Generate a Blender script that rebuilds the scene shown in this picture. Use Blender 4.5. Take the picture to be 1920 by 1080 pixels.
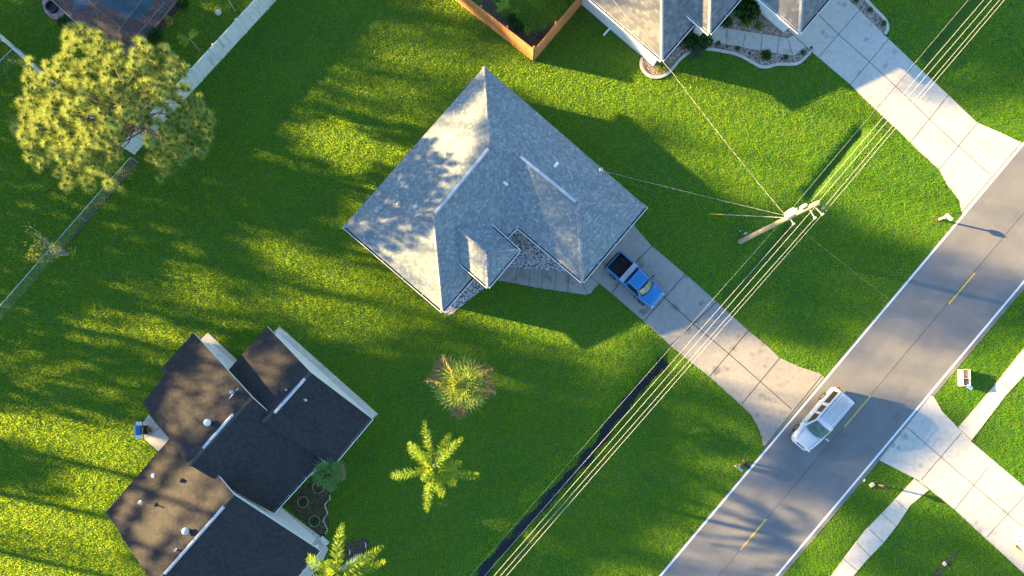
import bpy, math, random
import numpy as np
from mathutils import Vector, Matrix
R = math.radians
random.seed(7); rng = np.random.default_rng(11)
for o in list(bpy.data.objects): bpy.data.objects.remove(o)
scn = bpy.context.scene
COL = scn.collection

# ------------------------------------------------------------------ camera / sky / sun / exposure
H = 52.0; F = 1300.0                      # camera height in m, focal length in photo pixels (1920 wide)
SUN_EL = 14.0; SUN_DIR = (-0.974, 0.225)  # horizontal direction towards the sun
SUN_E = 5.0; SKY = 0.07; EXPO = 3.0; SUN_COL = (1.0, 0.68, 0.28)
cd = bpy.data.cameras.new('camera'); cam = bpy.data.objects.new('camera', cd); COL.objects.link(cam)
cam.location = (0, 0, H); cam.rotation_euler = (0, 0, 0)
cd.sensor_width = 36; cd.lens = F / 1920 * 36; cd.shift_y = 180 / 1920; cd.clip_end = 2000
scn.camera = cam
scn.render.resolution_x = 1024; scn.render.resolution_y = 576
w = bpy.data.worlds.new('World'); scn.world = w; w.use_nodes = True
nt = w.node_tree; sky = nt.nodes.new('ShaderNodeTexSky'); sky.sky_type = 'NISHITA'; sky.sun_disc = False
sky.ozone_density = 3.0; sky.dust_density = 0.2; sky.sun_elevation = R(SUN_EL); sky.sun_rotation = math.atan2(SUN_DIR[0], SUN_DIR[1])
nt.nodes['Background'].inputs[1].default_value = SKY
nt.links.new(sky.outputs[0], nt.nodes['Background'].inputs[0])
sl = bpy.data.lights.new('sun', 'SUN'); so = bpy.data.objects.new('sun', sl); COL.objects.link(so)
sl.energy = SUN_E; sl.angle = R(0.7); sl.color = SUN_COL
sd = Vector((SUN_DIR[0] * math.cos(R(SUN_EL)), SUN_DIR[1] * math.cos(R(SUN_EL)), math.sin(R(SUN_EL)))).normalized()
so.rotation_euler = sd.to_track_quat('Z', 'Y').to_euler(); so.location = (-60, 20, 40)
scn.view_settings.view_transform = 'Standard'; scn.view_settings.look = 'None'
scn.view_settings.exposure = EXPO; scn.view_settings.gamma = 1; scn.view_settings.use_curve_mapping = False
scn.render.engine = 'CYCLES'
try: scn.cycles.max_bounces = 5; scn.cycles.transparent_max_bounces = 8
except Exception: pass

def P(px, py, h=0.0):
    k = (H - h) / F
    return Vector(((px - 960) * k, (720 - py) * k, h))
def PL(pts, h=0.0): return [P(x, y, h) for x, y in pts]
U = Vector((0.757, -0.653, 0)); V = Vector((-0.653, -0.757, 0))   # house axes: U to the street, V along the street

# ------------------------------------------------------------------ materials
def mat(name):
    m = bpy.data.materials.new(name); m.use_nodes = True
    return m, m.node_tree.nodes, m.node_tree.links, m.node_tree.nodes['Principled BSDF']
def ramp(N, L, src, stops, mode='LINEAR'):
    r = N.new('ShaderNodeValToRGB'); cr = r.color_ramp; cr.interpolation = mode
    while len(cr.elements) < len(stops): cr.elements.new(0.5)
    for e, (p, c) in zip(cr.elements, stops):
        e.position = p; e.color = (c[0], c[1], c[2], 1) if len(c) == 3 else c
    L.new(src, r.inputs[0]); return r.outputs[0]
def noise(N, L, vec, scale, detail=4, rough=0.6):
    n = N.new('ShaderNodeTexNoise'); n.inputs['Scale'].default_value = scale
    n.inputs['Detail'].default_value = detail; n.inputs['Roughness'].default_value = rough
    if vec is not None: L.new(vec, n.inputs['Vector'])
    return n.outputs[0]
def mix(N, L, f, a, b, mode='MIX'):
    m = N.new('ShaderNodeMix'); m.data_type = 'RGBA'; m.blend_type = mode
    for s, v in ((0, f), (6, a), (7, b)):
        if hasattr(v, 'is_output') or isinstance(v, bpy.types.NodeSocket): L.new(v, m.inputs[s])
        elif isinstance(v, (int, float)): m.inputs[s].default_value = v
        else: m.inputs[s].default_value = (*v, 1)
    return m.outputs[2]
def mth(N, L, op, a, b=0.0):
    m = N.new('ShaderNodeMath'); m.operation = op
    for s, v in ((0, a), (1, b)):
        if isinstance(v, bpy.types.NodeSocket): L.new(v, m.inputs[s])
        else: m.inputs[s].default_value = v
    return m.outputs[0]
def bump(N, L, b, h, strength=0.3, dist=0.02):
    n = N.new('ShaderNodeBump'); n.inputs['Strength'].default_value = strength; n.inputs['Distance'].default_value = dist
    L.new(h, n.inputs['Height']); L.new(n.outputs[0], b.inputs['Normal'])
def wpos(N):
    g = N.new('ShaderNodeNewGeometry'); return g.outputs['Position']

def plain(name, col, rough=0.6, metal=0.0, var=0.12, scale=6.0):
    m, N, L, b = mat(name)
    n = noise(N, L, wpos(N), scale, 5)
    c = ramp(N, L, n, [(0.3, [x * (1 - var) for x in col]), (0.7, [min(1, x * (1 + var)) for x in col])])
    L.new(c, b.inputs['Base Color']); b.inputs['Roughness'].default_value = rough; b.inputs['Metallic'].default_value = metal
    return m

def concrete(name, base, dark, stain=0.5, seed=0.0):
    m, N, L, b = mat(name); p = wpos(N)
    mp = N.new('ShaderNodeMapping'); mp.inputs['Location'].default_value = (seed, seed * 2, 0); L.new(p, mp.inputs[0]); v = mp.outputs[0]
    n1 = noise(N, L, v, 0.35, 6, 0.65); c = ramp(N, L, n1, [(0.35, dark), (0.6, base)])
    n2 = noise(N, L, v, 3.0, 8, 0.75); c = mix(N, L, 0.55, c, ramp(N, L, n2, [(0.3, [x * 0.55 for x in dark]), (0.55, base), (0.75, [min(1, x * 1.2) for x in base])]))
    n3 = noise(N, L, v, 40.0, 3, 0.8); c = mix(N, L, 0.35, c, ramp(N, L, n3, [(0.35, dark), (0.6, base)]))
    n4 = noise(N, L, v, 0.9, 3, 0.5); f = ramp(N, L, n4, [(0.6, (0, 0, 0)), (0.72, (stain, stain, stain))]); vo = N.new('ShaderNodeTexVoronoi'); vo.inputs['Scale'].default_value = 0.55; vo.inputs['Randomness'].default_value = 1.0; L.new(v, vo.inputs['Vector']); f2 = ramp(N, L, mth(N, L, 'ADD', vo.outputs['Distance'], mth(N, L, 'MULTIPLY', n2, 0.25)), [(0.18, (0.55,) * 3), (0.27, (0, 0, 0))]); c = mix(N, L, f2, c, [x * 0.5 for x in dark])
    c = mix(N, L, f, c, [x * 0.42 for x in dark])
    L.new(c, b.inputs['Base Color']); b.inputs['Roughness'].default_value = 0.85
    bump(N, L, b, n3, 0.25, 0.01); return m

def asphalt():
    m, N, L, b = mat('asphalt'); p = wpos(N)
    # rotate so x runs along the road
    mp = N.new('ShaderNodeMapping'); mp.vector_type = 'TEXTURE'; mp.inputs['Rotation'].default_value = (0, 0, math.atan2(808, 679)); L.new(p, mp.inputs[0])
    st = N.new('ShaderNodeMapping'); st.inputs['Scale'].default_value = (0.03, 1.0, 1); L.new(mp.outputs[0], st.inputs[0])
    a, d = (0.180, 0.185, 0.175), (0.130, 0.138, 0.136)
    n1 = noise(N, L, st.outputs[0], 1.6, 5, 0.6); c = ramp(N, L, n1, [(0.3, d), (0.7, a)])
    n2 = noise(N, L, p, 55, 2, 0.8); c = mix(N, L, 0.5, c, ramp(N, L, n2, [(0.3, (0.05, 0.05, 0.052)), (0.5, (0.17, 0.165, 0.16)), (0.7, (0.40, 0.39, 0.365))]))
    n3 = noise(N, L, p, 0.5, 5, 0.6); c = mix(N, L, 0.35, c, ramp(N, L, n3, [(0.35, (0.11, 0.11, 0.115)), (0.65, (0.22, 0.215, 0.205))]))
    vo = N.new('ShaderNodeTexVoronoi'); vo.feature = 'DISTANCE_TO_EDGE'; vo.inputs['Scale'].default_value = 0.16
    wn = N.new('ShaderNodeVectorMath'); wn.operation = 'ADD'; wnn = N.new('ShaderNodeTexNoise'); wnn.inputs['Scale'].default_value = 1.5; L.new(p, wnn.inputs['Vector'])
    L.new(p, wn.inputs[0]); L.new(wnn.outputs['Color'], wn.inputs[1]); L.new(wn.outputs[0], vo.inputs['Vector'])
    n5 = noise(N, L, p, 0.12, 2, 0.5)
    f = mth(N, L, 'MULTIPLY', ramp(N, L, vo.outputs['Distance'], [(0.0, (1, 1, 1)), (0.006, (0, 0, 0))]), ramp(N, L, n5, [(0.5, (0, 0, 0)), (0.58, (0.22, 0.22, 0.22))]))
    c = mix(N, L, f, c, (0.05, 0.05, 0.055))
    L.new(c, b.inputs['Base Color']); b.inputs['Roughness'].default_value = 0.9; bump(N, L, b, n2, 0.5, 0.008); return m

def shingle(name, cols, line=0.45, row=0.14, tab=0.19, dirt=(0.1, 0.1, 0.1), dirt_amt=0.25):
    m, N, L, b = mat(name)
    uv = N.new('ShaderNodeUVMap'); uv.uv_map = 'UVMap'; sp = N.new('ShaderNodeSeparateXYZ'); L.new(uv.outputs[0], sp.inputs[0])
    vr = mth(N, L, 'DIVIDE', sp.outputs[1], row); r = mth(N, L, 'FLOOR', vr); fr = mth(N, L, 'FRACT', vr)
    cu = mth(N, L, 'ADD', mth(N, L, 'DIVIDE', sp.outputs[0], tab), mth(N, L, 'MULTIPLY', r, 0.37)); cc = mth(N, L, 'FLOOR', cu); fc = mth(N, L, 'FRACT', cu)
    cb = N.new('ShaderNodeCombineXYZ'); L.new(cc, cb.inputs[0]); L.new(r, cb.inputs[1])
    wn = N.new('ShaderNodeTexWhiteNoise'); wn.noise_dimensions = '2D'; L.new(cb.outputs[0], wn.inputs['Vector'])
    k = len(cols); c = ramp(N, L, wn.outputs[0], [(p, q) for p, q in cols], 'CONSTANT')
    p = wpos(N); n1 = noise(N, L, p, 0.6, 6, 0.6); c = mix(N, L, ramp(N, L, n1, [(0.45, (0, 0, 0)), (0.7, (dirt_amt,) * 3)]), c, dirt)
    n2 = noise(N, L, p, 45, 2, 0.8); c = mix(N, L, 0.35, c, ramp(N, L, n2, [(0.35, (0.25,) * 3), (0.65, (1.0,) * 3)]), 'MULTIPLY')
    ln = ramp(N, L, fr, [(0.0, (line,) * 3), (0.16, (0, 0, 0))]); c = mix(N, L, ln, c, [x * 0.3 for x in dirt])
    l2 = ramp(N, L, fc, [(0.0, (line * 0.8,) * 3), (0.06, (0, 0, 0))]); c = mix(N, L, l2, c, [x * 0.35 for x in dirt])
    L.new(c, b.inputs['Base Color']); b.inputs['Roughness'].default_value = 0.88
    hh = mth(N, L, 'ADD', mth(N, L, 'MULTIPLY', fr, -1.0), mth(N, L, 'MULTIPLY', wn.outputs[0], 0.15)); bump(N, L, b, hh, 0.6, 0.014)
    return m

def leafy(name, col, tcol, var=0.35, scale=2.0, tfac=0.5, rough=0.6, yellow=None):
    m, N, L, b = mat(name); p = wpos(N)
    n = noise(N, L, p, scale, 4, 0.7)
    lo = [x * (1 - var) for x in col]; hi = [x * (1 + var) for x in col]
    st = [(0.32, lo), (0.6, hi)]
    if yellow: st.append((0.75, yellow))
    c = ramp(N, L, n, st); L.new(c, b.inputs['Base Color']); b.inputs['Roughness'].default_value = rough
    b.inputs['Specular IOR Level'].default_value = 0.25
    t = N.new('ShaderNodeBsdfTranslucent'); tc = ramp(N, L, n, [(0.3, [x * 0.7 for x in tcol]), (0.65, [x * 1.25 for x in tcol])]); L.new(tc, t.inputs[0])
    mx = N.new('ShaderNodeMixShader'); mx.inputs[0].default_value = tfac
    L.new(b.outputs[0], mx.inputs[1]); L.new(t.outputs[0], mx.inputs[2]); L.new(mx.outputs[0], N['Material Output'].inputs[0])
    return m

def grass_mat():
    m, N, L, b = mat('lawn_grass'); p = wpos(N)
    n1 = noise(N, L, p, 0.22, 5, 0.6); n2 = noise(N, L, p, 1.3, 5, 0.7); n3 = noise(N, L, p, 9.0, 3, 0.7)
    c = ramp(N, L, n1, [(0.33, (0.010, 0.230, 0.060)), (0.5, (0.050, 0.270, 0.022)), (0.68, (0.140, 0.300, 0.010))])
    c = mix(N, L, 0.5, c, ramp(N, L, n2, [(0.3, (0.016, 0.210, 0.040)), (0.5, (0.070, 0.270, 0.012)), (0.7, (0.150, 0.310, 0.010))]))
    c = mix(N, L, 0.45, c, ramp(N, L, n3, [(0.3, (0.040, 0.170, 0.008)), (0.55, (0.08, 0.27, 0.012)), (0.72, (0.18, 0.33, 0.020))]))
    # faint mowing tracks along the lots, and thin sandy wear
    mp = N.new('ShaderNodeMapping'); mp.vector_type = 'TEXTURE'; mp.inputs['Rotation'].default_value = (0, 0, math.atan2(V.y, V.x)); mp.inputs['Scale'].default_value = (14.0, 0.9, 1); L.new(p, mp.inputs[0])
    nm = noise(N, L, mp.outputs[0], 1.0, 3, 0.5); c = mix(N, L, 0.22, c, ramp(N, L, nm, [(0.4, (0.030, 0.20, 0.030)), (0.6, (0.13, 0.33, 0.02))]))
    nw = noise(N, L, p, 0.55, 7, 0.75); wf = ramp(N, L, nw, [(0.53, (0, 0, 0)), (0.70, (0.55,) * 3)]); c = mix(N, L, wf, c, (0.135, 0.150, 0.060))
    L.new(c, b.inputs['Base Color']); b.inputs['Roughness'].default_value = 0.9; b.inputs['Specular IOR Level'].default_value = 0.0
    t = N.new('ShaderNodeBsdfTranslucent')
    tc = ramp(N, L, n2, [(0.3, (0.54, 0.74, 0.026)), (0.7, (0.72, 0.86, 0.030))]); L.new(tc, t.inputs[0])
    mx = N.new('ShaderNodeMixShader'); mx.inputs[0].default_value = 0.55
    L.new(b.outputs[0], mx.inputs[1]); L.new(t.outputs[0], mx.inputs[2]); L.new(mx.outputs[0], N['Material Output'].inputs[0])
    return m
def ground_mat():
    m, N, L, b = mat('lawn_soil'); p = wpos(N)
    n1 = noise(N, L, p, 0.22, 5, 0.6); n3 = noise(N, L, p, 14.0, 4, 0.8)
    c = ramp(N, L, n1, [(0.35, (0.030, 0.125, 0.016)), (0.65, (0.085, 0.165, 0.008))])
    c = mix(N, L, 0.5, c, ramp(N, L, n3, [(0.3, (0.022, 0.07, 0.008)), (0.7, (0.11, 0.19, 0.022))]))
    L.new(c, b.inputs['Base Color']); b.inputs['Roughness'].default_value = 0.95; bump(N, L, b, n3, 1.0, 0.08); return m

def gravel(name, cols, scale=9.0):
    m, N, L, b = mat(name); p = wpos(N)
    v = N.new('ShaderNodeTexVoronoi'); v.inputs['Scale'].default_value = scale; L.new(p, v.inputs['Vector'])
    sp = N.new('ShaderNodeSeparateColor'); L.new(v.outputs['Color'], sp.inputs[0])
    c = ramp(N, L, sp.outputs[0], cols, 'CONSTANT'); L.new(c, b.inputs['Base Color']); b.inputs['Roughness'].default_value = 0.85
    bump(N, L, b, mth(N, L, 'MULTIPLY', v.outputs['Distance'], -1.0), 1.0, 0.06); return m

def glass_mat(name, col=(0.02, 0.03, 0.03), rough=0.08):
    m, N, L, b = mat(name); n = noise(N, L, wpos(N), 3.0, 2)
    c = ramp(N, L, n, [(0.3, [x * 0.6 for x in col]), (0.7, [x * 1.5 for x in col])]); L.new(c, b.inputs['Base Color'])
    b.inputs['Roughness'].default_value = rough; b.inputs['Specular IOR Level'].default_value = 0.6; return m
def paint(name, col, rough=0.3, coat=0.5):
    m, N, L, b = mat(name); n = noise(N, L, wpos(N), 12.0, 4)
    c = ramp(N, L, n, [(0.3, [x * 0.9 for x in col]), (0.7, [min(1, x * 1.06) for x in col])]); L.new(c, b.inputs['Base Color'])
    b.inputs['Roughness'].default_value = rough; b.inputs['Coat Weight'].default_value = coat; b.inputs['Coat Roughness'].default_value = 0.12; return m
def wood_mat(name, a, d, per=0.14):
    m, N, L, b = mat(name)
    o = N.new('ShaderNodeObjectInfo'); p = wpos(N)
    uv = N.new('ShaderNodeUVMap'); uv.uv_map = 'UVMap'; sp = N.new('ShaderNodeSeparateXYZ'); L.new(uv.outputs[0], sp.inputs[0])
    wn = N.new('ShaderNodeTexWhiteNoise'); wn.noise_dimensions = '1D'; L.new(mth(N, L, 'FLOOR', mth(N, L, 'DIVIDE', sp.outputs[0], per)), wn.inputs['W'])
    n = noise(N, L, p, 5.0, 6, 0.7)
    c = mix(N, L, wn.outputs[0], a, d); c = mix(N, L, 0.5, c, ramp(N, L, n, [(0.3, [x * 0.6 for x in d]), (0.65, a)]))
    L.new(c, b.inputs['Base Color']); b.inputs['Roughness'].default_value = 0.8; return m
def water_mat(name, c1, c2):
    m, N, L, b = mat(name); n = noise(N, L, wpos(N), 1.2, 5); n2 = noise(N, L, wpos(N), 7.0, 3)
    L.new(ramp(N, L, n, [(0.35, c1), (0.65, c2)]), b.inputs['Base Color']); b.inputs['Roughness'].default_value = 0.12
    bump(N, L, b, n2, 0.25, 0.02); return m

M = {}
M['lawn'] = grass_mat(); M['soil'] = ground_mat(); M['asphalt'] = asphalt()
M['conc_old'] = concrete('concrete_old', (0.318, 0.300, 0.264), (0.212, 0.203, 0.182), 0.7, 3.0)
M['conc_new'] = concrete('concrete_light', (0.54, 0.505, 0.435), (0.44, 0.415, 0.365), 0.42, 9.0)
M['conc_side'] = concrete('concrete_sidewalk', (0.66, 0.59, 0.48), (0.50, 0.45, 0.37), 0.3, 17.0)
M['joint'] = plain('joint_dirt', (0.05, 0.045, 0.04), 0.95)
M['white_line'] = plain('road_white', (0.74, 0.74, 0.72), 0.7, 0, 0.16, 9)
M['yellow_line'] = plain('road_yellow', (0.62, 0.42, 0.07), 0.7, 0, 0.18, 9)
M['roof_blue'] = shingle('shingle_grey', [(0.0, (0.185, 0.225, 0.23)), (0.28, (0.222, 0.262, 0.264)), (0.55, (0.26, 0.30, 0.30)), (0.82, (0.295, 0.335, 0.335)), (0.95, (0.37, 0.405, 0.395))], 0.62, dirt=(0.2, 0.2, 0.19))
M['roof_pale'] = shingle('shingle_pale', [(0.0, (0.15, 0.155, 0.15)), (0.3, (0.19, 0.195, 0.185)), (0.65, (0.225, 0.225, 0.21)), (0.9, (0.27, 0.27, 0.255))], 0.5, row=0.19, tab=0.3, dirt=(0.17, 0.16, 0.13), dirt_amt=0.35)
M['roof_dark'] = shingle('shingle_dark', [(0.0, (0.020, 0.0195, 0.020)), (0.4, (0.027, 0.0262, 0.027)), (0.8, (0.034, 0.033, 0.034))], 0.9, row=0.2, dirt=(0.046, 0.042, 0.040), dirt_amt=0.4)
M['cap_blue'] = shingle('cap_grey', [(0.0, (0.22, 0.23, 0.24)), (0.4, (0.30, 0.31, 0.32)), (0.8, (0.40, 0.41, 0.415))], 0.2, dirt=(0.2, 0.2, 0.2))
M['cap_dark'] = plain('cap_dark', (0.06, 0.055, 0.05), 0.9)
M['cap_pale'] = plain('cap_pale', (0.30, 0.30, 0.285), 0.9)
M['white'] = plain('white_paint', (0.78, 0.78, 0.77), 0.5, 0, 0.04)
M['wall_white'] = plain('wall_stucco_white', (0.72, 0.72, 0.71), 0.85, 0, 0.06, 3)
M['wall_tan'] = plain('wall_stucco_tan', (0.50, 0.44, 0.36), 0.85, 0, 0.08, 3)
M['gutter_in'] = plain('gutter_inside', (0.05, 0.042, 0.038), 0.8, 0, 0.3, 4)
M['vent'] = plain('vent_metal', (0.46, 0.47, 0.50), 0.6, 0.0, 0.25, 3)
M['dome'] = plain('dome_plastic', (0.66, 0.72, 0.68), 0.4, 0, 0.05)
M['galv'] = plain('galvanised', (0.42, 0.45, 0.46), 0.4, 0.6)
M['window'] = glass_mat('window_glass')
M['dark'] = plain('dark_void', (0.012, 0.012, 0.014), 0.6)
def vinyl_mat():
    m, N, L, b = mat('vinyl_white'); mp = N.new('ShaderNodeMapping'); mp.inputs['Scale'].default_value = (5, 5, 0.7); L.new(wpos(N), mp.inputs[0])
    n = noise(N, L, mp.outputs[0], 1.0, 6, 0.75); n2 = noise(N, L, wpos(N), 0.5, 3)
    c = ramp(N, L, n, [(0.33, (0.20, 0.24, 0.17)), (0.47, (0.58, 0.61, 0.55)), (0.6, (0.72, 0.73, 0.70))]); c = mix(N, L, ramp(N, L, n2, [(0.4, (0, 0, 0)), (0.7, (0.5,) * 3)]), c, (0.70, 0.72, 0.69))
    L.new(c, b.inputs['Base Color']); b.inputs['Roughness'].default_value = 0.5; return m
M['vinyl'] = vinyl_mat()
M['cedar'] = wood_mat('cedar_boards', (0.62, 0.27, 0.10), (0.42, 0.16, 0.05))
M['pole'] = plain('pole_wood', (0.36, 0.29, 0.18), 0.85, 0, 0.25, 8)
M['wire'] = plain('wire_metal', (0.52, 0.50, 0.46), 0.5, 0.0); M['wire_service'] = plain('wire_service', (0.34, 0.33, 0.31), 0.6)
M['wire_dark'] = plain('cable_dark', (0.07, 0.07, 0.07), 0.7)
M['guard'] = plain('guard_yellow', (0.65, 0.42, 0.04), 0.5)
M['porcelain'] = plain('insulator', (0.42, 0.36, 0.34), 0.3)
M['mulch'] = gravel('mulch', [(0, (0.05, 0.022, 0.016)), (0.4, (0.085, 0.035, 0.025)), (0.75, (0.03, 0.015, 0.012))], 14)
M['bark_soil'] = gravel('dark_soil', [(0, (0.07, 0.05, 0.035)), (0.5, (0.10, 0.075, 0.05)), (0.8, (0.04, 0.03, 0.022))], 14)
M['river'] = gravel('river_stones', [(0, (0.22, 0.15, 0.11)), (0.25, (0.36, 0.27, 0.20)), (0.5, (0.28, 0.22, 0.19)), (0.7, (0.46, 0.38, 0.30)), (0.9, (0.12, 0.09, 0.08))], 10)
M['shell'] = gravel('white_stones', [(0, (0.10, 0.10, 0.10)), (0.3, (0.30, 0.30, 0.31)), (0.52, (0.5, 0.5, 0.52)), (0.75, (0.70, 0.71, 0.74))], 13)
M['pink'] = gravel('pink_pavers', [(0, (0.36, 0.20, 0.20)), (0.5, (0.44, 0.27, 0.25)), (0.8, (0.50, 0.36, 0.34))], 5)
M['paver'] = gravel('brown_pavers', [(0, (0.16, 0.085, 0.075)), (0.5, (0.20, 0.11, 0.09)), (0.8, (0.14, 0.08, 0.075))], 5)
M['pool'] = water_mat('pool_water', (0.012, 0.10, 0.16), (0.03, 0.17, 0.24))
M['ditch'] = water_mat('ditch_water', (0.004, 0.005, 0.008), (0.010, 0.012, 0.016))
M['blue'] = paint('truck_blue', (0.003, 0.155, 0.40)); M['carwhite'] = paint('car_white', (0.60, 0.61, 0.61))
M['rubber'] = plain('rubber', (0.015, 0.015, 0.016), 0.8); M['chrome'] = plain('chrome', (0.6, 0.6, 0.6), 0.25, 0.9)
M['alu'] = plain('aluminium', (0.42, 0.45, 0.48), 0.38, 0.5); M['bedliner'] = plain('bedliner', (0.012, 0.012, 0.014), 0.8)
M['ws'] = glass_mat('windshield', (0.10, 0.17, 0.13), 0.12); M['tint'] = glass_mat('tinted_glass', (0.015, 0.012, 0.008), 0.08)
M['red'] = plain('red_plastic', (0.35, 0.02, 0.02), 0.35); M['brown'] = plain('brown_wood', (0.17, 0.10, 0.07), 0.8)
M['greywood'] = plain('grey_wood', (0.22, 0.21, 0.19), 0.85, 0, 0.2); M['orange'] = plain('orange_board', (0.55, 0.27, 0.10), 0.8)
M['grillblue'] = paint('grill_blue', (0.01, 0.17, 0.34)); M['bark'] = plain('bark', (0.16, 0.12, 0.09), 0.95, 0, 0.35, 6)
M['bark_grey'] = plain('bark_grey', (0.30, 0.29, 0.27), 0.95, 0, 0.2, 6); M['terracotta'] = plain('terracotta', (0.42, 0.2, 0.1), 0.8)
M['pine'] = leafy('pine_needles', (0.215, 0.295, 0.075), (0.36, 0.42, 0.09), 0.5, 2.6, 0.35, 0.6, (0.34, 0.31, 0.14))
M['pine_far'] = leafy('pine_foliage_dark', (0.05, 0.09, 0.02), (0.06, 0.09, 0.01), 0.3, 1.0, 0.1)
M['palm'] = leafy('palm_leaf', (0.16, 0.27, 0.025), (0.44, 0.52, 0.03), 0.35, 3.0, 0.45)
M['palm_fan'] = leafy('fan_palm_leaf', (0.20, 0.28, 0.05), (0.46, 0.50, 0.06), 0.4, 3.5, 0.35, 0.5, (0.32, 0.24, 0.08))
M['palm_dark'] = leafy('fan_palm_green', (0.08, 0.20, 0.05), (0.16, 0.30, 0.04), 0.35, 2.5, 0.35, 0.5)
M['dead'] = leafy('dead_frond', (0.26, 0.15, 0.08), (0.28, 0.16, 0.07), 0.3, 3.0, 0.3)
M['flower'] = leafy('yellow_flower_stalk', (0.5, 0.38, 0.07), (0.5, 0.38, 0.06), 0.2, 5.0, 0.3)
M['shrub'] = leafy('shrub_leaf', (0.035, 0.10, 0.018), (0.07, 0.14, 0.015), 0.4, 5.0, 0.35)
M['shrub_y'] = leafy('shrub_yellow', (0.22, 0.27, 0.05), (0.28, 0.30, 0.05), 0.3, 6.0, 0.4)
M['shrub_grey'] = leafy('shrub_grey', (0.10, 0.12, 0.08), (0.10, 0.12, 0.06), 0.3, 8.0, 0.25, 0.6, (0.3, 0.28, 0.28))
M['agave'] = leafy('agave_leaf', (0.16, 0.24, 0.20), (0.12, 0.18, 0.12), 0.2, 3.0, 0.15)
def screen_mat():
    m, N, L, b = mat('insect_screen'); b.inputs['Base Color'].default_value = (0.03, 0.03, 0.035, 1); b.inputs['Roughness'].default_value = 0.7
    n = noise(N, L, wpos(N), 8, 2); t = N.new('ShaderNodeBsdfTransparent'); mx = N.new('ShaderNodeMixShader')
    L.new(ramp(N, L, n, [(0.3, (0.42,) * 3), (0.7, (0.52,) * 3)]), mx.inputs[0])
    L.new(t.outputs[0], mx.inputs[1]); L.new(b.outputs[0], mx.inputs[2]); L.new(mx.outputs[0], N['Material Output'].inputs[0]); return m
M['screen'] = screen_mat()

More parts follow.
